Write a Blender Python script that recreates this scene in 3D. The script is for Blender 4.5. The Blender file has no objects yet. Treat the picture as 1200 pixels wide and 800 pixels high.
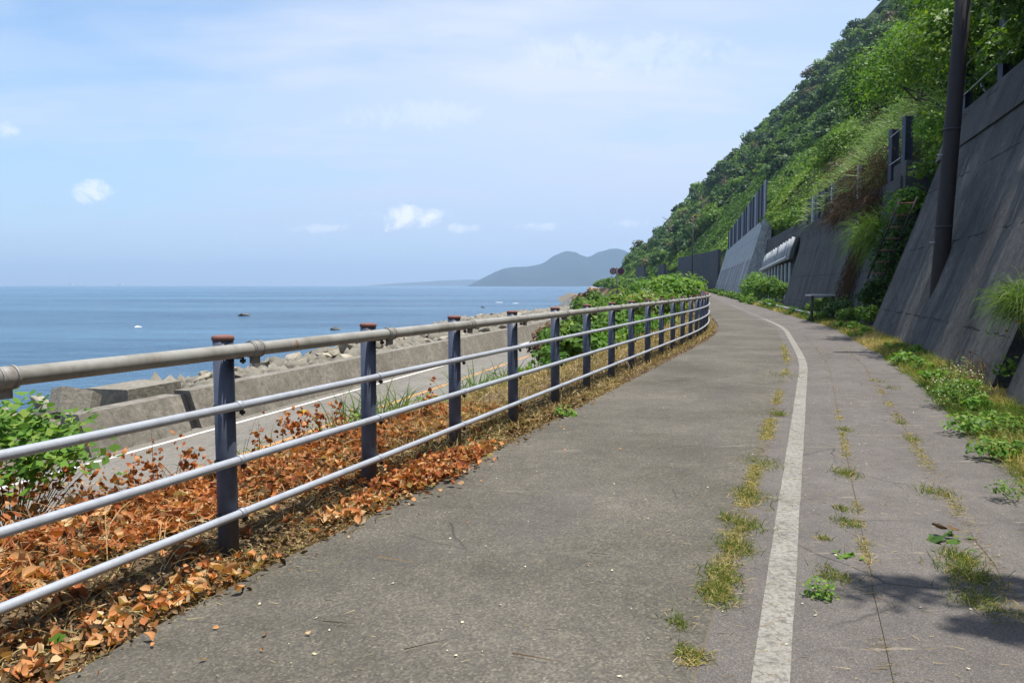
import bpy, bmesh, math, random
import numpy as np
from mathutils import Vector, Matrix, noise
R = math.radians
rng = np.random.default_rng(7)
random.seed(7)
scene = bpy.context.scene
COL = scene.collection

# ------------------------------------------------------------------ camera, world, sun, exposure
CAM_H = 1.4
cam = bpy.data.cameras.new('camera')
cam.lens = 28.5; cam.sensor_width = 36; cam.clip_start = 0.05; cam.clip_end = 60000
co = bpy.data.objects.new('camera', cam); COL.objects.link(co)
co.location = (0, 0, CAM_H); co.rotation_euler = (R(90 - 3.95), 0, 0)
scene.camera = co

SUN_EL, SUN_AZ = R(75.5), R(88)          # azimuth from +Y towards +X
sv = Vector((math.sin(SUN_AZ) * math.cos(SUN_EL), math.cos(SUN_AZ) * math.cos(SUN_EL), math.sin(SUN_EL)))
sun = bpy.data.lights.new('sun', 'SUN'); sun.energy = 4.8; sun.angle = R(0.55); sun.color = (1.0, 0.955, 0.89)
so = bpy.data.objects.new('sun', sun); COL.objects.link(so)
so.rotation_euler = sv.to_track_quat('Z', 'Y').to_euler()

world = bpy.data.worlds.new('World'); scene.world = world; world.use_nodes = True
wt = world.node_tree; wt.nodes.clear()
def wn(t, **k):
    n = wt.nodes.new(t)
    for a, b in k.items(): setattr(n, a, b)
    return n
def wl(a, b): wt.links.new(a, b)
def wmath(op, a, b=None, c=None, clamp=False):
    n = wn('ShaderNodeMath', operation=op); n.use_clamp = clamp
    for i, v in enumerate((a, b, c)):
        if v is None: continue
        if isinstance(v, (int, float)): n.inputs[i].default_value = v
        else: wl(v, n.inputs[i])
    return n.outputs[0]
def wsmooth(v, a, b):
    n = wn('ShaderNodeMapRange', interpolation_type='SMOOTHSTEP')
    wl(v, n.inputs[0]); n.inputs[1].default_value = a; n.inputs[2].default_value = b
    return n.outputs[0]
sky = wn('ShaderNodeTexSky', sky_type='NISHITA'); sky.sun_disc = False
sky.sun_elevation = SUN_EL; sky.sun_rotation = SUN_AZ; sky.altitude = 0; sky.air_density = 1.1; sky.dust_density = 0.2; sky.ozone_density = 3.0
tc = wn('ShaderNodeTexCoord'); sep = wn('ShaderNodeSeparateXYZ'); wl(tc.outputs['Generated'], sep.inputs[0])
dx, dy, dz = sep.outputs
zz = wmath('ADD', wmath('MAXIMUM', dz, 0.0), 0.13)
comb = wn('ShaderNodeCombineXYZ'); wl(wmath('DIVIDE', dx, zz), comb.inputs[0]); wl(wmath('DIVIDE', dy, zz), comb.inputs[1])
def wnoise(scale, detail, rough, vec, seedoff=0, sx=1, sy=1):
    m = wn('ShaderNodeMapping'); wl(vec, m.inputs[0]); m.inputs['Location'].default_value = (seedoff, seedoff * .7, seedoff * .3); m.inputs['Scale'].default_value = (sx, sy, 1)
    n = wn('ShaderNodeTexNoise'); wl(m.outputs[0], n.inputs['Vector']); n.inputs['Scale'].default_value = scale; n.inputs['Detail'].default_value = detail; n.inputs['Roughness'].default_value = rough
    return n.outputs[0]
veil = wsmooth(wnoise(0.42, 7, 0.6, comb.outputs[0], 3.1, .75, 1.2), 0.43, 0.60)
veil2 = wsmooth(wnoise(1.1, 6, 0.55, comb.outputs[0], 9.4, .6, 1.4), 0.44, 0.66)
side = wsmooth(dx, -0.60, 0.22)
cov = wmath('ADD', wmath('MULTIPLY', veil, 0.40), wmath('ADD', wmath('MULTIPLY', veil2, 0.35), wmath('MULTIPLY', side, 0.50)), clamp=True)
cov = wmath('MULTIPLY', cov, 0.92)
skymul = wn('ShaderNodeMix', data_type='RGBA', blend_type='MULTIPLY'); skymul.inputs[0].default_value = 1.0
wl(sky.outputs[0], skymul.inputs[6]); skymul.inputs[7].default_value = (1.0, 1.16, 1.25, 1)
mx = wn('ShaderNodeMix', data_type='RGBA'); wl(cov, mx.inputs[0]); wl(skymul.outputs[2], mx.inputs[6]); mx.inputs[7].default_value = (5.6, 6.0, 6.9, 1)
lowblue = wmath('MULTIPLY', wsmooth(dz, 0.30, -0.02), 0.75)
mxl = wn('ShaderNodeMix', data_type='RGBA'); wl(lowblue, mxl.inputs[0]); wl(mx.outputs[2], mxl.inputs[6]); mxl.inputs[7].default_value = (3.35, 4.35, 6.35, 1)
mx = mxl
# small cumulus puffs: a broken noise inside soft windows on the sky
def window(px, py, hw, hh):
    d = Vector(((px - 600) / 950, 1, (334 - py) / 950))
    cx, cz = d.x / d.y, d.z / d.y
    u = wmath('DIVIDE', dx, wmath('MAXIMUM', dy, 0.01)); v = wmath('DIVIDE', dz, wmath('MAXIMUM', dy, 0.01))
    a = wmath('DIVIDE', wmath('SUBTRACT', u, cx), hw / 950); b = wmath('DIVIDE', wmath('SUBTRACT', v, cz), hh / 950)
    rr = wmath('ADD', wmath('MULTIPLY', a, a), wmath('MULTIPLY', b, b))
    return wmath('SUBTRACT', 1.0, wmath('MULTIPLY', rr, 0.55), clamp=True)
pn = wnoise(34, 8, 0.68, tc.outputs['Generated'], 5.5, 1, 1)
pn.node.inputs['Distortion'].default_value = 0.6
acc = None
for (px, py, hw, hh, k) in ((478, 256, 56, 20, 1.0), (535, 267, 34, 8, .6), (112, 226, 32, 17, .8), (375, 268, 50, 8, .45), (630, 266, 34, 8, .55), (490, 138, 120, 22, .22), (0, 155, 40, 14, .5), (740, 262, 30, 8, .4), (730, 70, 150, 34, .22)):
    w = wmath('MULTIPLY', wsmooth(wmath('ADD', wmath('MULTIPLY', window(px, py, hw, hh), 0.62), wmath('MULTIPLY', pn, 1.2)), 0.98, 1.28), k)
    acc = w if acc is None else wmath('MAXIMUM', acc, w)
front = wsmooth(dy, 0.2, 0.4)
acc = wmath('MULTIPLY', acc, front)
mx2 = wn('ShaderNodeMix', data_type='RGBA'); wl(wmath('MULTIPLY', acc, 0.9), mx2.inputs[0]); wl(mx.outputs[2], mx2.inputs[6]); mx2.inputs[7].default_value = (7.6, 7.8, 8.2, 1)
bg = wn('ShaderNodeBackground'); bg.inputs[1].default_value = 0.1; wl(mx2.outputs[2], bg.inputs[0])
wo = wn('ShaderNodeOutputWorld'); wl(bg.outputs[0], wo.inputs[0])

vs = scene.view_settings; vs.view_transform = 'Standard'; vs.look = 'None'; vs.gamma = 1; vs.use_curve_mapping = False
vs.exposure = 0.6
cy = scene.cycles
cy.use_denoising = True; cy.max_bounces = 6; cy.diffuse_bounces = 3; cy.glossy_bounces = 2; cy.transmission_bounces = 3; cy.transparent_max_bounces = 4
cy.volume_bounces = 0; cy.use_fast_gi = False; cy.caustics_reflective = False; cy.caustics_refractive = False

# ------------------------------------------------------------------ helpers
def tag(o, label=None, cat=None, group=None, kind=None):
    if label: o['label'] = label
    if cat: o['category'] = cat
    if group: o['group'] = group
    if kind: o['kind'] = kind
    return o
def empty(name, loc=(0, 0, 0), rz=0):
    o = bpy.data.objects.new(name, None); COL.objects.link(o); o.location = loc; o.rotation_euler = (0, 0, rz); return o
def copy_tree(o, parent=None):
    c = o.copy(); COL.objects.link(c)
    if parent is not None: c.parent = parent
    for ch in list(o.children): copy_tree(ch, c)
    return c
def link(name, me, mat, parent=None):
    o = bpy.data.objects.new(name, me); COL.objects.link(o)
    if mat: me.materials.append(mat)
    if parent is not None: o.parent = parent
    return o
def np_mesh(name, V, F, rnd=None, smooth=False, uv=None, col=None):
    """V (n,3), F (m,k) with constant k"""
    V = np.asarray(V, dtype=np.float32); F = np.asarray(F, dtype=np.int32)
    me = bpy.data.meshes.new(name); n, (m, k) = len(V), F.shape
    me.vertices.add(n); me.vertices.foreach_set('co', V.ravel())
    me.loops.add(m * k); me.loops.foreach_set('vertex_index', F.ravel())
    me.polygons.add(m); me.polygons.foreach_set('loop_start', np.arange(0, m * k, k, dtype=np.int32)); me.polygons.foreach_set('loop_total', np.full(m, k, dtype=np.int32))
    if smooth: me.polygons.foreach_set('use_smooth', np.ones(m, dtype=bool))
    if rnd is not None:
        a = me.attributes.new('rnd', 'FLOAT', 'FACE'); a.data.foreach_set('value', np.asarray(rnd, dtype=np.float32))
    if uv is not None:
        l = me.uv_layers.new(name='UVMap'); l.data.foreach_set('uv', np.asarray(uv, dtype=np.float32)[F.ravel()].ravel())
    if col is not None:
        a = me.color_attributes.new('ground_colour', 'FLOAT_COLOR', 'POINT')
        a.data.foreach_set('color', np.c_[col, np.ones(len(col))].astype(np.float32).ravel())
    me.update(calc_edges=True); me.validate()
    return me
def merge(parts):
    """list of (V,F,rnd) -> one"""
    Vs, Fs, Rs, off = [], [], [], 0
    for V, F, r in parts:
        Vs.append(V); Fs.append(F + off); Rs.append(r); off += len(V)
    return np.concatenate(Vs), np.concatenate(Fs), np.concatenate(Rs)
def bm_obj(name, bm, mat, parent=None, smooth=False):
    me = bpy.data.meshes.new(name); bm.to_mesh(me); bm.free()
    if smooth:
        for p in me.polygons: p.use_smooth = True
    return link(name, me, mat, parent)
def add_box(bm, c, s, rz=0, rx=0, ry=0):
    m = Matrix.Translation(c) @ Matrix.Rotation(rz, 4, 'Z') @ Matrix.Rotation(ry, 4, 'Y') @ Matrix.Rotation(rx, 4, 'X') @ Matrix.Diagonal((*s, 1))
    return bmesh.ops.create_cube(bm, size=1, matrix=m)['verts']
def add_tube(bm, pts, r, seg=10, caps=True):
    """tube through pts; r scalar or list"""
    pts = [Vector(p) for p in pts]; rs = r if isinstance(r, (list, tuple)) else [r] * len(pts)
    rings = []
    for i, p in enumerate(pts):
        t = (pts[min(i + 1, len(pts) - 1)] - pts[max(i - 1, 0)]).normalized()
        ref = Vector((0, 0, 1)) if abs(t.z) < .9 else Vector((0, 1, 0))
        a = t.cross(ref).normalized(); b = a.cross(t)
        rings.append([bm.verts.new(p + (a * math.cos(q) + b * math.sin(q)) * rs[i]) for q in [2 * math.pi * k / seg for k in range(seg)]])
    for i in range(len(rings) - 1):
        for k in range(seg): 
            f = bm.faces.new((rings[i][k], rings[i + 1][k], rings[i + 1][(k + 1) % seg], rings[i][(k + 1) % seg])); f.smooth = True
    if caps: bm.faces.new(rings[0]); bm.faces.new(rings[-1][::-1])

# path geometry: lateral offset o is measured from the walker's line X = g(y)
_ys = np.arange(-80, 1400, 0.5)
def _sl(y):
    s = np.interp(y, [-80, 19, 30, 160, 182, 255, 290, 700, 1400], [.37, .37, .215, .215, .05, .02, .03, .05, .05]); return s
_gs = np.concatenate([[0], np.cumsum(_sl((_ys[1:] + _ys[:-1]) / 2) * 0.5)]); _gs -= np.interp(0, _ys, _gs)
def g(y): return np.interp(y, _ys, _gs)
def gr(y):                                 # the wall side of the path bends in a little earlier than the railing side
    t = np.clip((np.asarray(y, dtype=float) - 13) / 10, 0, 1); return g(y) - .42 * t * t * (3 - 2 * t)
def g2(y):                                 # the car road below, almost parallel
    y = np.asarray(y, dtype=float); t = np.clip((y - 50) / 30, 0, 1); t = t * t * (3 - 2 * t)
    return (1 - t) * 0.272 * y + t * g(y)
def T(y): return np.interp(y, [-20, 24.4, 25.4, 50, 56, 82, 88, 165, 170, 225, 240, 330, 420, 600], [6.0, 6.0, 4.9, 4.9, 5.2, 7.0, 8.3, 8.3, 8.8, 8.3, 6, 5, 4, 3])
def fbm(x, y, s, oct=4, seed=0):
    """value noise, vectorised"""
    x = np.asarray(x, float); y = np.asarray(y, float); out = 0; amp = 1; tot = 0
    for k in range(oct):
        X = x / s * 2 ** k + 17.3 * k + seed; Y = y / s * 2 ** k + 9.1 * k + seed * 1.7
        xi = np.floor(X); yi = np.floor(Y); fx = X - xi; fy = Y - yi; fx = fx * fx * (3 - 2 * fx); fy = fy * fy * (3 - 2 * fy)
        def h(a, b):
            v = np.sin(a * 127.1 + b * 311.7 + seed) * 43758.5453; return v - np.floor(v)
        n = (h(xi, yi) * (1 - fx) + h(xi + 1, yi) * fx) * (1 - fy) + (h(xi, yi + 1) * (1 - fx) + h(xi + 1, yi + 1) * fx) * fy
        out = out + n * amp; tot += amp; amp *= .5
    return out / tot
RC = [(-75, -8.5), (-40, -8), (-29, -5.9), (-26, -4.9), (-22, -2.9), (-19.5, -2.35), (-17.4, -2.6), (-16.6, -3.0), (-12.5, -3.0), (-9.0, -3.0), (-8.5, -2.9)]
BANK = [(.35, -2.3), (.6, -1.45), (.82, -.65)]
OC = [(-4.9, -.22), (-4.4, -.05), (-3.9, .06), (-3.45, .04), (-3.1, -.03), (-2.7, -.03), (1.5, -.04), (1.65, .0), (2.1, .05), (2.5, .1)]
LR = [0, .7, 1.5, 2.5, 4, 6, 8.5, 12, 16, 21, 27, 34, 42, 52, 64, 78, 95, 115, 140, 170, 210]
def hill(y, L, x=None):
    yy = np.asarray(y, float); L = np.asarray(L, float)
    n = fbm(yy, L, 45, 4, 3) - .5; n2 = fbm(yy, L, 9, 3, 8) - .5
    m = .93 + .08 * np.sin(yy / 31.) + .05 * np.sin(yy / 11. + 1)
    h = T(yy) - .15 + m * L + np.clip(L / 12, 0, 1) * (n * 16 + n2 * 3.2)
    # the headland drops into the sea at its far end
    f = np.clip((yy - 415) / 85, 0, 1); f = f * f * (3 - 2 * f)
    return h * (1 - f) + (-9) * f
def right_x(y, L): return gr(y) + 2.75 + 1.9 * np.interp(y, [49.5, 51, 85, 88], [0, 1, 1, 0]) + .33 * T(y) + L
ys_t = np.unique(np.concatenate([np.arange(-14, 30, .5), np.arange(30, 100, 1.5), np.arange(100, 280, 4), np.arange(280, 520, 6)]))
V = []; C = []
SOIL = (.13, .10, .065); GREEN = (.045, .075, .02); ROAD_S = (.15, .14, .12); ROCKC = (.17, .155, .125)
for y in ys_t:
    G, G2 = float(g(y)), float(g2(y))
    f = min(max((y - 415) / 85, 0), 1)
    row = [(G2 + r, z, ROCKC) for r, z in RC]
    row = [(x - float(np.interp(y, [35, 92, 128], [0, 7.4, -1])) if 1 <= i_ < 5 else x, z, c) for i_, (x, z, c) in enumerate(row)]
    fl = min(max((21.5 - y) / 4, 0), 1)
    row = [(x, z - fl * 3.2 if i_ < 7 else z, c) for i_, (x, z, c) in enumerate(row)]
    x0, x1 = G2 - 8.5, G - 4.9
    row += [(x0 + (x1 - x0) * t, z, (.17, .125, .065)) for t, z in BANK]
    GR = float(gr(y)); row += [((GR if o >= 1.5 else G) + o, z, SOIL if o < 1.4 else (.11, .10, .05)) for o, z in OC]
    row = [(x, z - f * 9 if z > -8 else z, c) for x, z, c in row]
    row.append((float(right_x(y, 0)) - .12, .1, (.06, .06, .03)))
    for L in LR: row.append((float(right_x(y, L)), float(hill(y, L)), GREEN))
    row.append((row[-1][0] + 60, row[-1][1] - 20, GREEN))
    for i, (x, z, c) in enumerate(row):
        if i < len(RC): x = max(x, -1000)
        V.append((x, y, z)); C.append(c)
nc = len(row); nr = len(ys_t)
idx = np.arange(nr * nc).reshape(nr, nc)
F = np.stack([idx[:-1, :-1], idx[:-1, 1:], idx[1:, 1:], idx[1:, :-1]], -1).reshape(-1, 4)
def ground_z(x, y):
    """height of the terrain profile at x,y (used to stand things on it)"""
    G, G2 = float(g(y)), float(g2(y)); xs = [G2 + r - (float(np.interp(y, [35, 92, 128], [0, 7.4, -1])) if 1 <= i < 5 else 0) for i, (r, _) in enumerate(RC)]; zs = [z for _, z in RC]
    x0, x1 = G2 - 8.5, G - 4.9
    for t, z in BANK: xs.append(x0 + (x1 - x0) * t); zs.append(z)
    for o, z in OC: xs.append((float(gr(y)) if o >= 1.5 else G) + o); zs.append(z)
    xr = float(right_x(y, 0))
    if x >= xr: return float(hill(y, x - xr))
    xs += [xr - .12, xr]; zs += [.1, float(hill(y, 0))]
    return float(np.interp(x, xs, zs))

# ------------------------------------------------------------------ materials
class NT:
    def __init__(s, name):
        s.m = bpy.data.materials.new(name); s.m.use_nodes = True; s.t = s.m.node_tree
        s.b = s.t.nodes['Principled BSDF']; s.out = s.t.nodes['Material Output']
    def n(s, t, **k):
        x = s.t.nodes.new(t)
        for a, b in k.items(): setattr(x, a, b)
        return x
    def l(s, a, b): s.t.links.new(a, b)
    def coord(s, kind='Object', scale=(1, 1, 1), loc=(0, 0, 0)):
        c = s.n('ShaderNodeTexCoord'); m = s.n('ShaderNodeMapping'); s.l(c.outputs[kind], m.inputs[0]); m.inputs['Scale'].default_value = scale; m.inputs['Location'].default_value = loc; return m.outputs[0]
    def noise(s, vec, scale, detail=5, rough=.55, dist=0):
        x = s.n('ShaderNodeTexNoise'); s.l(vec, x.inputs['Vector']); x.inputs['Scale'].default_value = scale; x.inputs['Detail'].default_value = detail; x.inputs['Roughness'].default_value = rough; x.inputs['Distortion'].default_value = dist; return x.outputs[0]
    def vor(s, vec, scale, feature='F1', out='Distance'):
        x = s.n('ShaderNodeTexVoronoi', feature=feature); s.l(vec, x.inputs['Vector']); x.inputs['Scale'].default_value = scale; return x.outputs[out]
    def ramp(s, fac, stops):
        x = s.n('ShaderNodeValToRGB'); s.l(fac, x.inputs[0]); e = x.color_ramp.elements
        while len(e) < len(stops): e.new(.5)
        for el, (p, c) in zip(e, stops): el.position = p; el.color = (*c, 1) if len(c) == 3 else c
        return x.outputs[0]
    def step(s, v, a, b):
        n = s.n('ShaderNodeMapRange', interpolation_type='SMOOTHSTEP'); s.l(v, n.inputs[0]); n.inputs[1].default_value = a; n.inputs[2].default_value = b; return n.outputs[0]
    def mix(s, f, a, b, blend='MIX'):
        x = s.n('ShaderNodeMix', data_type='RGBA', blend_type=blend)
        for i, v in ((0, f), (6, a), (7, b)):
            if isinstance(v, (int, float)): x.inputs[i].default_value = v
            elif isinstance(v, tuple): x.inputs[i].default_value = (*v, 1)
            else: s.l(v, x.inputs[i])
        return x.outputs[2]
    def math(s, op, a, b=None):
        n = s.n('ShaderNodeMath', operation=op)
        for i, v in enumerate((a, b)):
            if v is None: continue
            if isinstance(v, (int, float)): n.inputs[i].default_value = v
            else: s.l(v, n.inputs[i])
        return n.outputs[0]
    def bump(s, h, strength=.3, dist=.02):
        x = s.n('ShaderNodeBump'); s.l(h, x.inputs['Height']); x.inputs['Strength'].default_value = strength; x.inputs['Distance'].default_value = dist; s.l(x.outputs[0], s.b.inputs['Normal']); return x
    def base(s, c):
        if isinstance(c, tuple): s.b.inputs['Base Color'].default_value = (*c, 1)
        else: s.l(c, s.b.inputs['Base Color'])
    def set(s, rough=.8, metal=0, spec=.3):
        s.b.inputs['Roughness'].default_value = rough; s.b.inputs['Metallic'].default_value = metal; s.b.inputs['Specular IOR Level'].default_value = spec

def leaf_mat(name, stops, transl=.35, rough=.55, spec=.25, noise_amt=.35, nscale=.5):
    k = NT(name); a = k.n('ShaderNodeAttribute', attribute_name='rnd')
    c = k.ramp(a.outputs['Fac'], stops)
    nz = k.noise(k.coord('Object'), nscale, 3)
    c = k.mix(noise_amt, c, k.ramp(nz, [(.3, (.58, .62, .5)), (.7, (1.45, 1.35, 1.0))]), 'MULTIPLY')
    k.base(c); k.set(rough, 0, spec)
    if transl > 0:
        tr = k.n('ShaderNodeBsdfTranslucent'); c2 = k.mix(1.0, c, (1.25, 1.3, .55), 'MULTIPLY'); k.l(c2, tr.inputs[0])
        ms = k.n('ShaderNodeMixShader'); ms.inputs[0].default_value = transl; k.l(k.b.outputs[0], ms.inputs[1]); k.l(tr.outputs[0], ms.inputs[2]); k.l(ms.outputs[0], k.out.inputs[0])
    return k.m
M = {}
M['leaf_dark'] = leaf_mat('leaf_dark', [(0, (.018, .05, .012)), (.5, (.042, .10, .02)), (1, (.09, .16, .03))], .28)
M['leaf_mid'] = leaf_mat('leaf_mid', [(0, (.04, .095, .014)), (.5, (.095, .19, .024)), (1, (.20, .29, .04))], .35)
M['leaf_bright'] = leaf_mat('leaf_bright', [(0, (.06, .15, .018)), (.6, (.13, .26, .035)), (1, (.24, .33, .06))], .4, noise_amt=.25)
M['leaf_olive'] = leaf_mat('leaf_olive', [(0, (.06, .06, .03)), (.5, (.1, .1, .045)), (1, (.16, .14, .06))], .3)
M['grass_bright'] = leaf_mat('grass_bright', [(0, (.06, .13, .02)), (.55, (.14, .23, .04)), (.85, (.25, .28, .08)), (1, (.4, .33, .16))], .4, noise_amt=.2)
M['pampas'] = leaf_mat('pampas', [(0, (.08, .16, .06)), (.5, (.2, .31, .12)), (1, (.44, .50, .30))], .35, noise_amt=.2)
M['dry_grass'] = leaf_mat('dry_grass', [(0, (.16, .11, .05)), (.5, (.36, .26, .12)), (.9, (.52, .42, .24)), (1, (.18, .22, .05))], .2, .8, .1, noise_amt=.3, nscale=1.5)
M['verge'] = leaf_mat('verge', [(0, (.07, .12, .02)), (.45, (.16, .21, .045)), (.62, (.34, .28, .1)), (1, (.46, .36, .18))], .3, .7, .15, noise_amt=.35, nscale=2.0)
M['orange_leaf'] = leaf_mat('orange_leaf', [(0, (.13, .04, .02)), (.3, (.36, .115, .045)), (.6, (.50, .21, .085)), (.85, (.55, .32, .16)), (1, (.56, .44, .29))], .22, .75, .15, noise_amt=.35, nscale=6)
M['brown_leaf'] = leaf_mat('brown_leaf', [(0, (.05, .03, .02)), (.6, (.16, .10, .055)), (1, (.33, .24, .14))], .15, .8, .1, noise_amt=.3, nscale=3)
M['flower'] = leaf_mat('flower', [(0, (.5, .5, .3)), (1, (.75, .72, .55))], .2, noise_amt=0)
M['yellow_flower'] = leaf_mat('yellow_flower', [(0, (.75, .42, .02)), (1, (.85, .6, .05))], .2, noise_amt=0)
k = NT('bark'); k.base(k.ramp(k.noise(k.coord('Object', (1, 1, .25)), 12), [(.3, (.05, .04, .03)), (.7, (.15, .125, .1))])); k.set(.9, 0, .1); M['bark'] = k.m
k = NT('dead_wood'); k.base(k.ramp(k.noise(k.coord('Object', (1, 1, .25)), 12), [(.3, (.16, .10, .07)), (.7, (.3, .22, .17))])); k.set(.9, 0, .1); M['dead_wood'] = k.m

# ground
k = NT('ground'); a = k.n('ShaderNodeAttribute', attribute_name='ground_colour'); v = k.coord('Object')
n1 = k.noise(v, 1.3, 8, .65); n2 = k.noise(v, 24, 6, .7)
c = k.mix(.85, a.outputs['Color'], k.ramp(n1, [(.3, (.55, .52, .5)), (.7, (1.4, 1.35, 1.25))]), 'MULTIPLY')
c = k.mix(.8, c, k.ramp(n2, [(.3, (.5, .5, .5)), (.7, (1.5, 1.45, 1.4))]), 'MULTIPLY')
k.base(c); k.set(.95, 0, .1); k.bump(n2, .7, .04); M['ground'] = k.m
# asphalt
def asphalt(name, lo, hi, grain, crack=True, joints=0.0, sand=.0, line_off=0):
    k = NT(name); v = k.coord('Object'); u = k.coord('UV')
    big = k.noise(v, .55, 6, .6); mid = k.noise(v, 5, 6, .65); fine = k.noise(v, grain, 3, .7); ag = k.vor(v, grain * 1.35, out='Color')
    c = k.ramp(big, [(.3, lo), (.7, hi)])
    c = k.mix(.55, c, k.ramp(mid, [(.3, (.74, .74, .75)), (.7, (1.25, 1.23, 1.2))]), 'MULTIPLY')
    bw = k.n('ShaderNodeRGBToBW'); k.l(ag, bw.inputs[0])
    c = k.mix(.85, c, k.ramp(bw.outputs[0], [(.15, (.65, .65, .66)), (.5, (.97, .97, .97)), (.8, (1.35, 1.32, 1.27)), (.97, (2.1, 2.0, 1.85))]), 'MULTIPLY')
    stain = k.step(k.noise(k.coord('UV', (.9, .22, 1)), 1.6, 5, .6), .52, .68)
    c = k.mix(k.math('MULTIPLY', stain, .35), c, (.075, .07, .066))
    if crack:
        w = k.n('ShaderNodeMix', data_type='VECTOR'); w.inputs[0].default_value = .06
        nz = k.n('ShaderNodeTexNoise'); k.l(v, nz.inputs['Vector']); nz.inputs['Scale'].default_value = 3; nz.inputs['Detail'].default_value = 4
        k.l(v, w.inputs[4]); k.l(nz.outputs[1], w.inputs[5])
        cr = k.vor(w.outputs[1], .8, 'DISTANCE_TO_EDGE'); crk = k.step(cr, .006, .0)
        msk = k.step(k.noise(v, .8, 2), .5, .6)
        c = k.mix(k.math('MULTIPLY', k.math('MULTIPLY', crk, msk), .7), c, (.03, .028, .025))
    if joints:
        s = k.n('ShaderNodeSeparateXYZ'); k.l(u, s.inputs[0])
        wob = k.noise(k.coord('UV', (3, .6, 1)), 1.5, 4)
        vv = k.math('ADD', k.math('DIVIDE', s.outputs[1], joints), k.math('MULTIPLY', wob, .12))
        fr = k.math('FRACT', vv); dd = k.math('ABSOLUTE', k.math('SUBTRACT', fr, .5))
        jn = k.step(dd, .035, .0)
        brk = k.step(k.noise(k.coord('UV', (1.2, 2.5, 1)), 2.2, 6, .7), .50, .62)
        c = k.mix(k.math('MULTIPLY', k.math('MULTIPLY', jn, brk), .6), c, (.34, .29, .21))
    if sand:
        sn = k.step(k.noise(k.coord('UV', (.8, 3.2, 1)), 1.4, 8, .72), .60, .74)
        c = k.mix(k.math('MULTIPLY', sn, sand), c, (.32, .28, .2))
    k.base(c); k.set(.85, 0, .25)
    h = k.math('ADD', k.math('MULTIPLY', fine, .5), bw.outputs[0]); k.bump(h, .8, .006); return k.m
M['asphalt'] = asphalt('asphalt', (.068, .063, .048), (.135, .122, .102), 75, True, 0, .45)
M['strip'] = asphalt('smooth_asphalt', (.102, .091, .083), (.142, .129, .118), 150, True, .56, .35)
M['road'] = asphalt('road_asphalt', (.15, .142, .124), (.195, .182, .16), 60, False)
k = NT('seam_dirt'); k.base((.13, .11, .08)); k.set(.95, 0, .1); M['seam'] = k.m
def paint(name, base, worn):
    k = NT(name); v = k.coord('Object'); n1 = k.noise(v, 34, 6, .75); n2 = k.noise(v, 2.2, 5, .6)
    c = k.mix(k.step(n1, .46, .60), base, worn); c = k.mix(k.step(k.noise(v, 9, 7, .75), .56, .66), c, (.12, .11, .098))
    c = k.mix(.75, c, k.ramp(n2, [(.3, (.68, .67, .64)), (.75, (1.12, 1.12, 1.1))]), 'MULTIPLY')
    bw = k.n('ShaderNodeRGBToBW'); k.l(k.vor(v, 130, out='Color'), bw.inputs[0]); c = k.mix(.4, c, k.ramp(bw.outputs[0], [(0, (.6, .6, .6)), (1, (1.3, 1.3, 1.3))]), 'MULTIPLY')
    k.base(c); k.set(.8, 0, .2); k.bump(bw.outputs[0], .5, .003); return k.m
M['line_old'] = paint('worn_white_paint', (.27, .255, .225), (.165, .155, .135))
M['line_white'] = paint('white_paint', (.78, .77, .74), (.6, .58, .55))
M['line_orange'] = paint('orange_paint', (.55, .27, .09), (.42, .27, .15))
# metals
def metal(name, base, dirt, rough, metallic, amt=.5, scale=9, rust=None, stretch=(1, 1, 1)):
    k = NT(name); v = k.coord('Object', stretch); n1 = k.noise(v, scale, 7, .65); n2 = k.noise(v, scale * 7, 4, .7)
    c = k.mix(k.math('MULTIPLY', k.step(n1, .42, .72), amt), base, dirt)
    c = k.mix(.35, c, k.ramp(n2, [(.3, (.75, .75, .75)), (.7, (1.2, 1.2, 1.2))]), 'MULTIPLY')
    if rust: c = k.mix(k.step(k.noise(v, scale * 1.7, 6, .75), .64, .70), c, rust)
    k.base(c); k.set(rough, metallic, .4); k.bump(n2, .15, .003); return k.m
M['rail'] = metal('galvanised_rail', (.36, .385, .43), (.24, .25, .27), .5, .15, .5, 6, (.26, .17, .11))
M['top_rail'] = metal('weathered_top_rail', (.28, .275, .25), (.14, .13, .105), .6, .1, .8, 3.5, (.22, .13, .08))
M['post'] = metal('navy_post_paint', (.072, .083, .12), (.04, .045, .065), .5, 0, .7, 8, (.10, .065, .05))
M['rust'] = metal('rusted_cap', (.20, .09, .07), (.10, .05, .045), .85, 0, .7, 25)
M['clamp'] = metal('clamp_steel', (.27, .26, .24), (.16, .12, .10), .6, .2, .7, 20)
M['dark_bolt'] = metal('bolt_steel', (.05, .05, .055), (.09, .05, .04), .7, .1, .5, 30)
M['fence_navy'] = metal('dark_blue_slats', (.035, .043, .07), (.05, .055, .075), .6, 0, .5, 2)
M['galv'] = metal('galvanised_steel', (.5, .52, .55), (.22, .22, .23), .5, .2, .6, 5)
M['sheet'] = metal('pale_sheet', (.36, .38, .40), (.2, .21, .22), .6, 0, .5, 3)
M['pole'] = metal('dark_pole', (.035, .028, .028), (.02, .018, .02), .8, 0, .7, 3, None, (1, 1, .2))
M['sign_red'] = metal('sign_red', (.20, .02, .03), (.16, .02, .03), .5, 0, .3)
M['sign_white'] = metal('sign_white', (.26, .24, .27), (.2, .19, .2), .5, 0, .3)
M['sign_blue'] = metal('sign_blue', (.03, .035, .16), (.03, .03, .12), .5, 0, .3)
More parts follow.
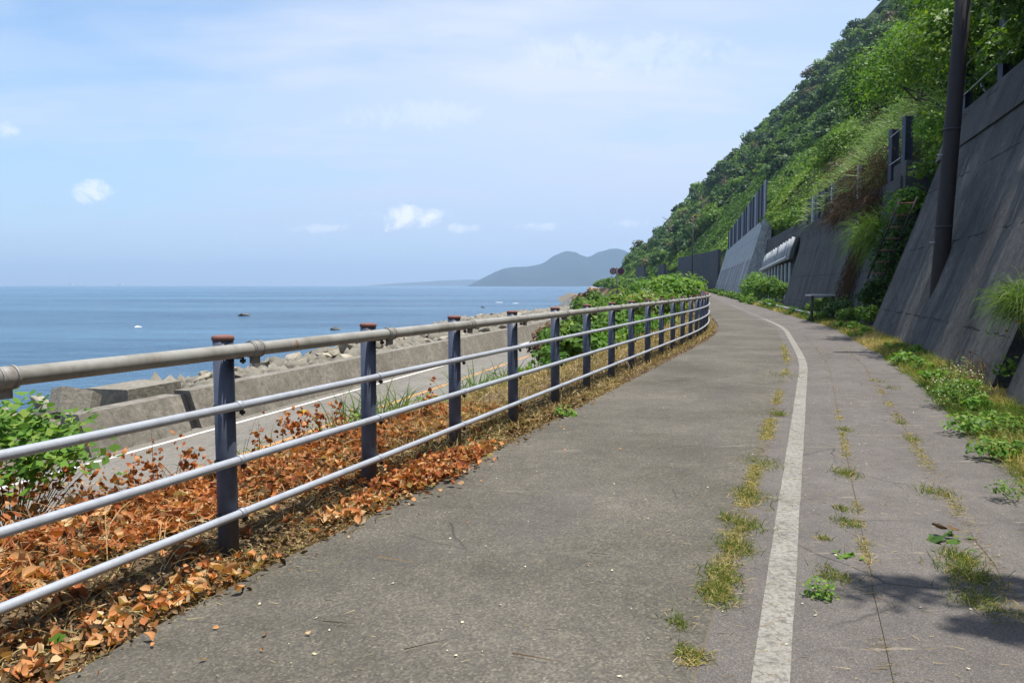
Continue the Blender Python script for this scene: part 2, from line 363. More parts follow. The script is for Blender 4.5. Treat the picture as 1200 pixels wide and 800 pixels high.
# concrete
def concrete(name, lo, hi, stain, stain_amt, lift=1.2, chips=0.0, lines=True, vert=0.0, rough_noise=9, lower=0):
    k = NT(name); u = k.coord('UV'); v = k.coord('Object')
    n1 = k.noise(v, .7, 6, .6); n2 = k.noise(v, rough_noise, 7, .7); n3 = k.noise(v, 55, 4, .7)
    c = k.ramp(n1, [(.3, lo), (.7, hi)])
    c = k.mix(.85, c, k.ramp(n2, [(.3, (.55, .55, .56)), (.7, (1.5, 1.48, 1.44))]), 'MULTIPLY')
    c = k.mix(.6, c, k.ramp(n3, [(.3, (.7, .7, .7)), (.7, (1.3, 1.3, 1.3))]), 'MULTIPLY')
    st = k.step(k.noise(k.coord('UV', (1.1, .22, 1)), 1.0, 8, .7), .47, .68)
    c = k.mix(k.math('MULTIPLY', st, stain_amt), c, stain)
    hgt = k.math('ADD', n2, k.math('MULTIPLY', n3, .4))
    if lines:
        s = k.n('ShaderNodeSeparateXYZ'); k.l(u, s.inputs[0])
        wob = k.math('MULTIPLY', k.noise(u, 2.5, 5, .7), .14)
        f1 = k.math('ABSOLUTE', k.math('SUBTRACT', k.math('FRACT', k.math('DIVIDE', k.math('ADD', s.outputs[1], wob), lift)), .5))
        ln = k.math('MULTIPLY', k.step(f1, .014, .004), k.step(k.noise(u, .9, 4, .6), .42, .56))
        c = k.mix(k.math('MULTIPLY', ln, .75), c, (.03, .03, .032)); hgt = k.math('SUBTRACT', hgt, k.math('MULTIPLY', ln, 1.5))
    if vert:
        f2 = k.math('ABSOLUTE', k.math('SUBTRACT', k.math('FRACT', k.math('DIVIDE', k.math('ADD', s.outputs[0], k.math('MULTIPLY', k.noise(u, .3), .2)), vert)), .5))
        ln = k.step(f2, .012, .003); c = k.mix(k.math('MULTIPLY', ln, .8), c, (.03, .03, .032)); hgt = k.math('SUBTRACT', hgt, k.math('MULTIPLY', ln, 2))
    if lower:
        s2 = k.n('ShaderNodeSeparateXYZ'); k.l(u, s2.inputs[0]); lm = k.step(s2.outputs[1], lower + .15, lower - .15)
        st2 = k.step(k.noise(k.coord('UV', (.8, .05, 1)), 1.2, 4, .6), .44, .56); c = k.mix(k.math('MULTIPLY', k.math('MULTIPLY', lm, st2), .75), c, (.09, .09, .10))
    if chips:
        ch = k.step(k.noise(k.coord('UV', (6, 1.0, 1)), 2.0, 7, .75), .645, .70)
        c = k.mix(k.math('MULTIPLY', ch, chips), c, (.5, .49, .47))
    k.base(c); k.set(.9, 0, .2); k.bump(hgt, 1.0, .05); return k.m
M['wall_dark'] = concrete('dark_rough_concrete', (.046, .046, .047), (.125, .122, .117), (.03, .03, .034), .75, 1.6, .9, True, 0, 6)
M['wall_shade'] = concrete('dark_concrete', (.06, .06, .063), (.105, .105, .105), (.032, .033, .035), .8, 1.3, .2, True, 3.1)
M['wall_pale'] = concrete('pale_concrete', (.30, .32, .33), (.38, .40, .41), (.15, .16, .17), .6, 2.7, 0, True, 0, 3, 4.3)
M['wall_navy'] = concrete('dark_far_wall', (.055, .055, .065), (.08, .08, .09), (.04, .04, .048), .6, 3, 0, False, 0, 3)
M['seawall'] = concrete('sea_wall_concrete', (.155, .142, .118), (.24, .22, .188), (.15, .135, .11), .7, .9, 0, False, 0, 5)
M['block'] = concrete('block_concrete', (.17, .157, .13), (.26, .24, .2), (.18, .16, .13), .5, .9, 0, False, 0, 6)
k = NT('plain_black'); k.base((.015, .015, .018)); k.set(.8); M['black'] = k.m  # one even near-black tone for slot panel, ladder side rails and sign mark
k = NT('boulder'); v = k.coord('Object'); k.base(k.mix(.8, k.ramp(k.noise(v, 1.2, 6), [(.3, (.24, .22, .18)), (.7, (.42, .385, .32))]), k.ramp(k.noise(v, 14, 6, .7), [(.3, (.65, .65, .65)), (.7, (1.25, 1.25, 1.2))]), 'MULTIPLY')); oi = k.n('ShaderNodeObjectInfo'); k.base(k.mix(1.0, k.b.inputs['Base Color'].links[0].from_socket, k.ramp(oi.outputs['Random'], [(0, (.55, .55, .55)), (.6, (.95, .94, .92)), (1, (1.15, 1.12, 1.05))]), 'MULTIPLY')); k.set(.9, 0, .2); k.bump(k.noise(v, 9, 8, .7), .7, .05); M['rock'] = k.m
k = NT('wet_rock'); v = k.coord('Object'); k.base(k.ramp(k.noise(v, 2, 6), [(.3, (.03, .028, .025)), (.7, (.08, .07, .06))])); k.set(.5, 0, .4); M['wet_rock'] = k.m
# water
k = NT('sea_water'); v = k.coord('Object', (1, 1.6, 1))
w1 = k.noise(v, .35, 6, .6); w2 = k.noise(v, 1.9, 5, .6); big = k.math('ADD', k.math('MULTIPLY', k.noise(k.coord('Object', (.3, 1.6, 1)), .010, 5, .6), .6), k.math('MULTIPLY', k.noise(k.coord('Object', (.3, 1.0, 1)), .16, 7, .8), .4))  # big: light and dark of ripples and wind patches painted into the base colour
k.base(k.ramp(big, [(.40, (.012, .06, .13)), (.60, (.07, .17, .27))])); k.set(.22, 0, .35); k.b.inputs['IOR'].default_value = 1.33
k.bump(k.math('ADD', w1, k.math('MULTIPLY', w2, .3)), 1.0, 1.6); M['sea'] = k.m
k = NT('foam'); k.base((.8, .82, .84)); k.set(.9); M['foam'] = k.m
k = NT('mountain_forest'); k.base(k.ramp(k.noise(k.coord('Object'), .004, 6, .6), [(.35, (.006, .014, .016)), (.65, (.02, .034, .03))])); k.set(.95, 0, .05); M['mountain'] = k.m
k = NT('white_town'); k.base((.8, .8, .78)); k.set(.8); M['white'] = k.m

# ------------------------------------------------------------------ ground, sea, mountains, haze
terr = link('ground', np_mesh('ground', V, F, smooth=True, col=np.array(C)), M['ground']); tag(terr, kind='structure')
SEA = -5.2
me = np_mesh('sea', [(-14000, -300, SEA), (14000, -300, SEA), (14000, 13500, SEA), (-14000, 13500, SEA)], [(0, 1, 2, 3)])
tag(link('sea', me, M['sea']), kind='structure')
me = np_mesh('seabed', [(-14000, -300, SEA - 6), (14000, -300, SEA - 6), (14000, 13500, SEA - 6), (-14000, 13500, SEA - 6)], [(0, 1, 2, 3)])
tag(link('seabed', me, M['ground']), kind='structure')
def ridge(name, D, prof, depth, base_n, seed):
    xs = np.arange(prof[0][0], prof[-1][0] + .1, 1.5); h = np.interp(xs, [p[0] for p in prof], [p[1] for p in prof])
    h = np.maximum(334 - h, 0) / 950 * D
    N = 17; ts = np.linspace(-1, 1, N); VV = []
    for t in ts:
        f = 1 - abs(t) ** 1.25
        yy = D + t * depth
        X = (xs - 600) / 950 * D
        n = fbm(X, np.full_like(X, yy), base_n, 4, seed) - .5
        H = h * (f if True else 0) * (1 + (0.9 * n * (abs(t) > .03))) 
        for a, b in zip(X, H): VV.append((a, yy, SEA - 2 + b + (6 if abs(t) < .03 else 0) * (b > 0)))
    nn = len(xs); ii = np.arange(N * nn).reshape(N, nn)
    FF = np.stack([ii[:-1, :-1], ii[:-1, 1:], ii[1:, 1:], ii[1:, :-1]], -1).reshape(-1, 4)
    o = link(name, np_mesh(name, VV, FF, smooth=True), M['mountain']); tag(o, kind='structure'); return o
ridge('mountains', 6500, [(549, 334), (556, 330), (566, 325), (580, 318), (590, 314), (603, 312), (616, 312), (628, 310), (640, 307), (655, 301), (665, 298.5), (673, 297.5), (680, 300), (686, 302), (695, 300.5), (703, 296), (712, 292.5), (718, 292), (726, 293.5), (737, 296), (760, 303), (800, 312), (900, 334)], 900, 420, 5)
ridge('far_hills', 11500, [(430, 334), (470, 331), (500, 329.5), (520, 328), (548, 327), (580, 328), (640, 330), (700, 334)], 600, 600, 9)
hz = bpy.data.materials.new('haze'); hz.use_nodes = True; t = hz.node_tree; t.nodes.clear()
pv = t.nodes.new('ShaderNodeVolumePrincipled'); pv.inputs['Color'].default_value = (.53, .74, 1, 1); pv.inputs['Density'].default_value = 1.35e-4; pv.inputs['Anisotropy'].default_value = .2
oo = t.nodes.new('ShaderNodeOutputMaterial'); t.links.new(pv.outputs[0], oo.inputs['Volume'])
bm = bmesh.new(); add_box(bm, (0, 6600, 160 - 8), (28200, 14000, 340)); tag(bm_obj('haze', bm, hz), kind='stuff')

def strip(name, prof, y0, y1, base, mat, z, dy=.5, uvx=None, jitter=0.0, kind='structure', parent=None):
    """flat ribbon between offsets prof=(o0,o1) along base function"""
    ys = np.arange(y0, y1 + 1e-6, dy) if dy else np.array([y0, y1])
    VV, UV = [], []
    nx = 5
    for i, y in enumerate(ys):
        for j in range(nx):
            o = prof[0] + (prof[1] - prof[0]) * j / (nx - 1)
            if jitter and (j == 0 or (j == nx - 1 and name != 'path')): o += (random.random() - .5) * jitter
            if name == 'path': o -= j / (nx - 1) * float(g(y) - gr(y))
            VV.append((float(base(y)) + o, y, z)); UV.append((o, y))
    n = len(ys); ii = np.arange(n * nx).reshape(n, nx)
    FF = np.stack([ii[:-1, :-1], ii[:-1, 1:], ii[1:, 1:], ii[1:, :-1]], -1).reshape(-1, 4)
    o = link(name, np_mesh(name, VV, FF, uv=UV), mat, parent)
    if kind: tag(o, kind=kind)
    return o
strip('path', (-2.66, -.392), -6, 400, g, M['asphalt'], 0.0, .4, jitter=.05)
strip('path_edge_strip', (-.385, .314), -6, 400, gr, M['strip'], 0.0, .4, jitter=.012)
strip('path_edge_strip', (.319, .934), -6, 400, gr, M['strip'], 0.0, .4, jitter=.012)
strip('path_edge_strip', (.939, 1.58), -6, 400, gr, M['strip'], -.002, .4, jitter=.04)
strip('path_seam', (-.42, .96), -6, 80, gr, M['seam'], -.006, 1)
strip('path_line', (-.185, -.045), -6, 34, gr, M['line_old'], 0.004, .25, jitter=.006)
strip('path_line', (-.13, -.08), 34, 62, gr, M['line_old'], 0.0045, .5)
strip('road', (-16.3, -8.8), -10, 420, g2, M['road'], -2.93, 1)
strip('road_edge_line', (-15.68, -15.52), -10, 300, g2, M['line_white'], -2.924, 1)
strip('road_edge_line', (-9.5, -9.35), -10, 300, g2, M['line_white'], -2.924, 1)
strip('road_centre_line', (-12.6, -12.4), -10, 300, g2, M['line_orange'], -2.924, 1)

# ------------------------------------------------------------------ concrete walls
def wall_mesh(y0, y1, off, top, batter, thick, base=gr, z0=-.3, dy=1.0, side=1, topfn=None):
    """side=1: face looks to -X and leans to +X going up; side=-1 mirrored"""
    n = max(2, int(abs(y1 - y0) / dy) + 1); ys = np.linspace(y0, y1, n); nh = 9; VV = []; UV = []
    for y in ys:
        d = (float(base(y + .1)) - float(base(y - .1))) / .2; nrm = Vector((1, -d, 0)).normalized() * side
        tp = top if topfn is None else topfn(y)
        b0 = Vector((float(base(y)) + off, y, 0)); ring = []
        for j in range(nh):
            h = z0 + (tp - z0) * j / (nh - 1); ring.append((b0 + nrm * (batter * (h - z0)) + Vector((0, 0, h)), h))
        ht = ring[-1][0] + nrm * thick; ring.append((ht, tp + thick)); ring.append((Vector((ht.x, ht.y, z0)), tp + thick + 3))
        for p, vv in ring: VV.append(p); UV.append((y * math.sqrt(1 + d * d), vv))
    m = nh + 2; ii = np.arange(n * m).reshape(n, m)
    FF = [tuple(r) for r in np.stack([ii[:-1, :-1], ii[:-1, 1:], ii[1:, 1:], ii[1:, :-1]], -1).reshape(-1, 4).tolist()]
    me = bpy.data.meshes.new('wall'); FF2 = FF + [tuple(ii[0].tolist()), tuple(ii[-1][::-1].tolist())]
    FF2 += [(int(ii[i, 0]), int(ii[i + 1, 0]), int(ii[i + 1, m - 1]), int(ii[i, m - 1])) for i in range(n - 1)]
    me.from_pydata([tuple(v) for v in VV], [], FF2)
    l = me.uv_layers.new(name='UVMap')
    for p in me.polygons:
        for li in p.loop_indices: l.data[li].uv = UV[me.loops[li].vertex_index]
    bm = bmesh.new(); bm.from_mesh(me); bmesh.ops.recalc_face_normals(bm, faces=bm.faces); bm.to_mesh(me); bm.free()
    return me
def wall(name, label, parts, cat='wall', mat='wall_dark'):
    r = empty(name); tag(r, label, cat)
    for nm, mt, args, kw in parts: link(nm, wall_mesh(*args, **kw), M[mt], r)
    return r
WALL_O, BAT = 2.1, .35
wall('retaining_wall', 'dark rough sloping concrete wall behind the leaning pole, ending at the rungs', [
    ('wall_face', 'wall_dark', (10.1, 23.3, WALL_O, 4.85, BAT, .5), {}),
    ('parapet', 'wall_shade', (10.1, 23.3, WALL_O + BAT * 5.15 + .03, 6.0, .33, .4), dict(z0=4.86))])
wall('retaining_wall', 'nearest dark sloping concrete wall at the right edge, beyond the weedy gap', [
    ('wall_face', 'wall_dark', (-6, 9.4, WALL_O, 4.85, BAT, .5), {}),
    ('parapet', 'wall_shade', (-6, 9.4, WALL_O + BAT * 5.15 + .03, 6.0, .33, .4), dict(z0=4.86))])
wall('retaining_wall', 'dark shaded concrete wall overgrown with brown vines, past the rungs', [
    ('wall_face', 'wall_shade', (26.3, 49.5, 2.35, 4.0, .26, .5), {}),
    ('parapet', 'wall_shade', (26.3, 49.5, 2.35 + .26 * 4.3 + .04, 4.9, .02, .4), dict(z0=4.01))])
wall('retaining_wall', 'tall pale grey sloping concrete wall with a slatted screen on top', [
    ('wall_face', 'wall_pale', (88, 166, 2.25, 8.5, .28, .8), dict(dy=3))], mat='wall_pale')
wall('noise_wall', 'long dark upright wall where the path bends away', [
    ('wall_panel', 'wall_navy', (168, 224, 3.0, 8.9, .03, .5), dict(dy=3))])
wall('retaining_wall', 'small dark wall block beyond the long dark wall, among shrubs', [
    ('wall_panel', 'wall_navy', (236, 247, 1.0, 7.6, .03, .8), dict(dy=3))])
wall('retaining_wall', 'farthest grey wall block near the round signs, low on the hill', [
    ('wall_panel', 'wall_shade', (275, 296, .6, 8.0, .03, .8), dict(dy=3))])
wall('sea_wall', 'weathered concrete sea wall stretching away beside the lower road', [
    ('wall_face', 'seawall', (24.45, 128, -16.05, -1.80, .36, .55), dict(base=g2, z0=-3.05, side=-1, dy=2))])
wall('sea_wall', 'nearer end piece of the concrete sea wall before the dark slot', [
    ('wall_face', 'seawall', (20.2, 24.0, -16.05, -1.86, .36, .55), dict(base=g2, z0=-3.05, side=-1, dy=1))])
o = link('sea_wall_slot', wall_mesh(24.005, 24.445, -16.25, -1.9, .36, .3, base=g2, z0=-3.05, side=-1, dy=1), M['black'])  # flat black panel filling the gap between the wall pieces
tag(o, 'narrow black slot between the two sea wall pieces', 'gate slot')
# blocks behind the sea wall
def gpt(r, y, z, base=g2): return Vector((float(base(y)) + r, y, z))
bm = bmesh.new()
p = gpt(-18.5, 25.0, -1.66); add_box(bm, p + Vector((0, 0, -.55)), (1.5, 2.4, 1.1), rz=-.26)
bmesh.ops.bevel(bm, geom=bm.edges[:], offset=.04, segments=1)
tag(bm_obj('concrete_block', bm, M['block']), 'square-edged dark-fronted concrete box behind the sea wall', 'concrete block')
bm = bmesh.new()
prof = [(-.75, -.5), (.75, -.5), (1.0, 0), (.6, .5), (-.6, .5), (-1.0, 0)]
vs1 = [bm.verts.new((a, -.6, b)) for a, b in prof]; vs2 = [bm.verts.new((a, .6, b)) for a, b in prof]
hole = [(math.cos(q) * .42, math.sin(q) * .2) for q in [k * math.pi / 4 for k in range(8)]]
h1 = [bm.verts.new((a, -.6, b)) for a, b in hole]; h2 = [bm.verts.new((a, .6, b)) for a, b in hole]
for k_ in range(6): bm.faces.new((vs1[k_], vs1[(k_ + 1) % 6], vs2[(k_ + 1) % 6], vs2[k_]))
for k_ in range(8): bm.faces.new((h1[k_], h2[k_], h2[(k_ + 1) % 8], h1[(k_ + 1) % 8]))
for ring_o, ring_h in ((vs1, h1), (vs2, h2)):
    e = [bm.edges.get((ring_o[i], ring_o[(i + 1) % 6])) for i in range(6)] + [bm.edges.get((ring_h[i], ring_h[(i + 1) % 8])) for i in range(8)]
    bmesh.ops.triangle_fill(bm, edges=e, use_beauty=True)
bmesh.ops.recalc_face_normals(bm, faces=bm.faces)
o = bm_obj('armour_block', bm, M['block']); o.location = gpt(-17.95, 22.0, -1.85); o.rotation_euler = (R(62), R(12), R(28)); o.scale = (.62, .62, .62)
tag(o, 'tilted pale concrete block with a hole through it, by the sea wall end', 'concrete block')
# ramped concrete structure at the far end of the sea wall
bm = bmesh.new(); c = Vector((10.6, 118, 0))
def prism(bm, pts, d):  # pts list of (x,z); extruded along y by d
    a = [bm.verts.new((x, 0, z)) for x, z in pts]; b = [bm.verts.new((x, d, z)) for x, z in pts]; n = len(pts)
    bm.faces.new(a[::-1]); bm.faces.new(b)
    for i in range(n): bm.faces.new((a[i], a[(i + 1) % n], b[(i + 1) % n], b[i]))
r = empty('concrete_ramp', (6.3, 116, -3.0)); tag(r, 'pale sloping concrete slab structure where the far sea wall bends at the shore', 'ramp')
bm = bmesh.new(); prism(bm, [(0, 0), (7, 0), (7, 2.3), (5.2, 2.35), (.9, 1.2)], 9); bm_obj('ramp_base', bm, M['wall_shade'], r)
bm = bmesh.new(); vv = [bm.verts.new(q) for q in ((-.2, -.3, 1.3), (2.4, 7, 2.5), (7.1, 8, 3.6), (7.1, -.3, 1.8))]; f = bm.faces.new(vv); bmesh.ops.solidify(bm, geom=[f], thickness=.3)
bm_obj('sloping_slab', bm, M['wall_pale'], r)
bm = bmesh.new(); add_box(bm, (0, 0, .6), (1.15, .9, 1.1), rz=.2); bmesh.ops.bevel(bm, geom=bm.edges[:], offset=.2, segments=2)
k = NT('tan_stone'); k.base((.55, .36, .2)); k.set(.9); o = bm_obj('tan_boulder', bm, k.m); o.location = (9.9, 100, .1); o.rotation_euler = (.1, .1, .3)
tag(o, 'tan rounded block standing out among the greenery near the far ramp', 'block')
o.location.z = 0.0

# ------------------------------------------------------------------ boulders, sea rocks
def rock_mesh(seed, flat=.7):
    rr = random.Random(seed); bm = bmesh.new()
    for _ in range(13):
        v = Vector((rr.gauss(0, 1), rr.gauss(0, 1), rr.gauss(0, 1))).normalized(); v.z *= flat; bm.verts.new(v * rr.uniform(.8, 1.1))
    res = bmesh.ops.convex_hull(bm, input=bm.verts[:])
    bmesh.ops.delete(bm, geom=[x for x in res['geom_interior'] if isinstance(x, bmesh.types.BMVert)], context='VERTS')
    bmesh.ops.bevel(bm, geom=bm.edges[:], offset=.07, segments=1, affect='EDGES')
    bmesh.ops.recalc_face_normals(bm, faces=bm.faces)
    me = bpy.data.meshes.new('boulder'); bm.to_mesh(me); bm.free(); me.materials.append(M['rock']); return me
RM = [rock_mesh(s) for s in range(9)]
cnt = 0; y = 21.5
while y < 126 and cnt < 290:
    s0 = .28 + min(y, 80) / 190
    for r_ in (-18.1, -19.3, -20.6, -22.2, -24.2):
        if cnt >= 290: break
        if y < 26.5 and r_ > -20: continue
        if random.random() < .12: continue
        s = s0 * random.uniform(.6, 1.3); yy = y + random.uniform(-.6, .6); rr = r_ * 1.0 + random.uniform(-.5, .5) * 1.0 - float(np.interp(y, [35, 92, 128], [0, 7.0, -1])) * (-17 - r_) / 7
        p = gpt(rr, yy, 0); o = bpy.data.objects.new('boulder', random.choice(RM)); COL.objects.link(o)
        p.z = ground_z(p.x, yy) + s * .18 + random.uniform(.15, .5); o.location = p; o.scale = (s * random.uniform(.8, 1.3), s, s * random.uniform(.7, 1)); o.rotation_euler = [random.uniform(-.5, .5), random.uniform(-.5, .5), random.uniform(0, 6.28)]
        tag(o, 'pale angular boulder in the heap of rocks on the sea side of the sea wall', 'boulder', 'boulders heaped along the outer side of the sea wall'); cnt += 1
    y += 1.15 + y / 75
# the rest of the heap: rubble as stuff
P_, F_, R_ = [], [], []; base_v = None
tm = RM[0]; tv = np.array([v.co for v in tm.vertices])
ico = bmesh.new(); bmesh.ops.create_icosphere(ico, subdivisions=1, radius=1); iv = np.array([v.co for v in ico.verts]); ifc = np.array([[v.index for v in f.verts] for f in ico.faces]); ico.free()
parts = []
for i in range(5200):
    yy = 24.5 + 104 * rng.random() ** 1.2; rr = -17.7 - (9.5 + float(np.interp(yy, [35, 92, 128], [0, 7.4, -1]))) * rng.random(); s = rng.uniform(.14, .40) * (1 + yy / 110)
    x = float(g2(yy)) + rr - (0 if yy < 60 else (yy - 60) * .04 * rng.random()); z = ground_z(x, yy) + s * .2
    if z < SEA - .5: continue
    vv = iv * (1 + rng.uniform(-.3, .3, (len(iv), 1))) * s * rng.uniform(.7, 1.3, 3) + (x, yy, z)
    parts.append((vv, ifc, np.zeros(len(ifc))))
Vv, Ff, Rr = merge(parts); tag(link('rubble', np_mesh('rubble', Vv, Ff, Rr), M['rock']), 'small pale stones filling the gaps of the boulder heap', kind='stuff')
for i, (px, py, s, lab) in enumerate(((286, 369.5, 1.35, 'small dark rock standing alone in the sea, leftmost of the sea rocks'), (392, 386, .8, 'low dark rock awash in the sea just above the top rail'), (566, 360, .9, 'small dark rock in the far water left of the boulder shore'))):
    yy = 950 * 6.6 / (py - 334); o = bpy.data.objects.new('sea_rock', RM[i + 2].copy()); COL.objects.link(o); o.data.materials.clear(); o.data.materials.append(M['wet_rock'])
    o.location = ((px - 600) / 950 * yy, yy, SEA + .1); o.scale = (s * 1.1, s, s * .75); tag(o, lab, 'rock', 'rocks standing in the sea')
def foam(px, py, w, lab):
    yy = 950 * 6.6 / (py - 334); bm = bmesh.new()
    for j in range(7):
        a = random.uniform(-w, w); bmesh.ops.create_icosphere(bm, subdivisions=2, radius=1, matrix=Matrix.Translation((a, random.uniform(-.6, .6), 0)) @ Matrix.Diagonal((w * .35, .5, .16 * (1 - abs(a) / w * .6), 1)))
    o = bm_obj('whitecap', bm, M['foam'], smooth=True); o.location = ((px - 600) / 950 * yy, yy, SEA + .05); tag(o, lab, 'wave crest')
foam(159, 383, .55, 'small white breaking crest in the sea left of the dark rock'); foam(585, 354, 1.3, 'white breaking crest off the far boulder shore'); foam(604, 355, 1.0, 'second white crest nearest the far boulder shore'); foam(556, 372, .9, 'white crest low by the near end of the boulders')
def town(px, n, w, h, lab):
    D = 11000; bm = bmesh.new()
    for j in range(n):
        x = (px - 600) / 950 * D + random.uniform(-w, w); hh = h * random.uniform(.5, 1)
        add_box(bm, (x, D + random.uniform(-80, 80), SEA + hh / 2), (random.uniform(20, 60), 30, hh))
    o = bm_obj('far_town', bm, M['white']); tag(o, lab, 'far buildings')
town(88, 5, 50, 40, 'tiny white buildings on the horizon, leftmost cluster'); town(140, 2, 20, 36, 'tiny white building pair on the horizon, second from the left'); town(232, 9, 170, 14, 'thin row of tiny white buildings low on the horizon')

# ------------------------------------------------------------------ the path railing
r = empty('path_railing', (float(g(4.3)) - 3.05, 4.3, 0)); tag(r, 'long railing of navy posts and four pale pipe rails along the path', 'railing')
org = Vector(r.location)
RO = -3.05
def rp(y, off, h):
    d = (float(g(y + .2)) - float(g(y - .2))) / .4; nrm = Vector((1, -d, 0)).normalized(); return Vector((float(g(y)) + RO, y, h)) + nrm * off
ys_r = list(np.arange(-3, 60, .65)) + list(np.arange(60, 150, 1.5))
railspec = [('top_rail', 1.063, .084, .0365, 'top_rail'), ('lower_rail', .775, .072, .0215, 'rail'), ('lower_rail', .49, .072, .0215, 'rail'), ('lower_rail', .207, .072, .0215, 'rail')]
for nm, h, off, rad, mt in railspec:
    bm = bmesh.new(); add_tube(bm, [rp(y, off, h) - org for y in ys_r], rad, 20); bm_obj(nm, bm, M[mt], r)
bm = bmesh.new(); add_tube(bm, [(0, 0, -.15), (0, 0, 1.118)], .053, 24); postm = bpy.data.meshes.new('post'); bm.to_mesh(postm); bm.free(); postm.materials.append(M['post'])
bm = bmesh.new(); add_tube(bm, [(0, 0, 1.118), (0, 0, 1.136), (0, 0, 1.143)], [.057, .057, .043], 24); capm = bpy.data.meshes.new('cap'); bm.to_mesh(capm); bm.free(); capm.materials.append(M['rust'])
# clamp: bracket on the post + bolts; collar on the rail just past the post
def clampm(h, off, rad, big):
    bm = bmesh.new()
    add_tube(bm, [(off, .10 if big else .0, h), (off, .19 if big else .035, h)], rad + (.006 if big else .004), 20)
    if big:
        for yy in (.115, .175): add_tube(bm, [(off, yy, h), (off, yy + .012, h)], rad + .009, 20)
        add_box(bm, (off, .145, h - rad - .02), (.03, .05, .04))
    me = bpy.data.meshes.new('collar'); bm.to_mesh(me); bm.free(); me.materials.append(M['clamp'] if big else M['rail']); return me
def boltm(h, off, rad):
    bm = bmesh.new(); add_box(bm, (off * .62, .03, h - rad * .9), (off * .8, .05, .02)); add_tube(bm, [(off - .01, .06, h - rad - .035), (off - .01, .06, h)], .007, 8)
    add_box(bm, (off - .01, .06, h - rad - .02), (.022, .022, .016)); add_tube(bm, [(-.01, -.052, h), (-.01, -.07, h)], .011, 6)
    me = bpy.data.meshes.new('bracket'); bm.to_mesh(me); bm.free(); me.materials.append(M['dark_bolt']); return me
CL = [clampm(h, off, rad, i == 0) for i, (_, h, off, rad, _) in enumerate(railspec)]; BL = [boltm(h, off, rad) for (_, h, off, rad, _) in railspec]
kk = 0; y = 4.2 - 1.36 * 5
while y < 128 and kk < 98:
    p = rp(y, 0, 0) - org; d = (float(g(y + .2)) - float(g(y - .2))) / .4
    po = bpy.data.objects.new('post', postm); COL.objects.link(po); po.parent = r; po.location = p; po.rotation_euler = (random.gauss(0, .004), random.gauss(0, .004), -math.atan(d))
    c_ = bpy.data.objects.new('cap', capm); COL.objects.link(c_); c_.parent = po
    if y < 24:
        for i in range(4):
            a = bpy.data.objects.new('collar', CL[i]); COL.objects.link(a); a.parent = po
            a = bpy.data.objects.new('bracket', BL[i]); COL.objects.link(a); a.parent = po
    kk += 1; y += 1.36

# ------------------------------------------------------------------ things on and by the walls
# leaning pole grown into the battered wall
r = empty('utility_pole', (9.02, 17.06, 0)); tag(r, 'dark leaning utility pole rising through the sloping concrete wall', 'pole')
bm = bmesh.new(); add_tube(bm, [(-.12, 0, 0), (.02, 0, 3), (.17, 0, 6), (.33, 0, 9.5)], [.172, .165, .155, .142], 20); bm_obj('pole_shaft', bm, M['pole'], r)
bm = bmesh.new(); 
for h in (2.6, 4.6): add_tube(bm, [(.0 + h * .045 - .12, 0, h), (.0 + h * .045 - .12, 0, h + .04)], .178, 20)
bm_obj('steel_band', bm, M['dark_bolt'], r)
bm = bmesh.new()
for i in range(4): h = 2.3 + i * .9; s = 1 if i % 2 else -1; add_tube(bm, [(h * .047 - .1, 0, h), (h * .047 - .1 + s * .3, -.02, h)], .009, 6)
bm_obj('step_bolt', bm, M['galv'], r)
# rungs at the wall end
def face_pt(y, h, off=WALL_O, bat=BAT, out=0.0):
    d = (float(gr(y + .1)) - float(gr(y - .1))) / .2; nrm = Vector((1, -d, 0)).normalized(); return Vector((float(gr(y)) + off, y, h)) + nrm * (bat * (h + .3) - out)
r = empty('step_rungs', face_pt(23.5, 0)); tag(r, 'steel rung ladder beside the end of the sloping wall in the dark gap', 'ladder')
org2 = Vector(r.location)
n_ = Vector((.95, -.3, 0))
for i in range(7):
    h = 1.75 + i * .33; a = face_pt(23.55, h, out=.62); bm = bmesh.new()
    add_tube(bm, [a - org2, a + n_ * .42 - org2], .02, 6); bm_obj('rung', bm, M['rust'], r)
for w_ in (.0, .42):
    bm = bmesh.new(); add_tube(bm, [face_pt(23.55, 1.6, out=.62) + n_ * w_ - org2, face_pt(23.55, 3.9, out=.62) + n_ * w_ - org2], .025, 6); bm_obj('side_rail', bm, M['black'], r)

# rockfall fences
def post_fence(name, lab, ys, off, z0, h, w, base=gr, wires=5, mat='fence_navy', slat=None, out_wires=True):
    p0 = Vector((float(base(ys[0])) + off, ys[0], z0)); r = empty(name, p0); tag(r, lab, 'fence')
    for y in ys:
        bm = bmesh.new(); q = Vector((float(base(y)) + off, y, z0)) - p0
        hh = h * random.uniform(.97, 1.03)
        add_box(bm, q + Vector((-w * .45, 0, hh / 2)), (w * .12, w, hh)); add_box(bm, q + Vector((w * .45, 0, hh / 2)), (w * .12, w, hh)); add_box(bm, q + Vector((0, 0, hh / 2)), (w * .8, w * .12, hh))
        bm_obj('post', bm, M[mat], r)
    for i in range(wires):
        bm = bmesh.new(); add_tube(bm, [Vector((float(base(y)) + off - w * .55, y, z0 + h * (i + .7) / wires)) - p0 for y in ys], .012, 6); bm_obj('cable', bm, M['galv'], r)
    return r
top_off = WALL_O + BAT * 5.15 + .65
r = post_fence('rockfall_fence', 'rockfall fence of steel posts and cables on top of the wall behind the pole', [10.6, 13.4, 16.2, 19.0, 22.4], top_off, 6.0, 1.5, .2, wires=2)
bm = bmesh.new(); q = Vector((float(gr(22.4)) + top_off, 22.4, 6.0)) - Vector(r.location); add_tube(bm, [q + Vector((.1, -.1, 1.1)), q + Vector((.35, -.8, .05))], .04, 8); bm_obj('brace', bm, M['galv'], r)
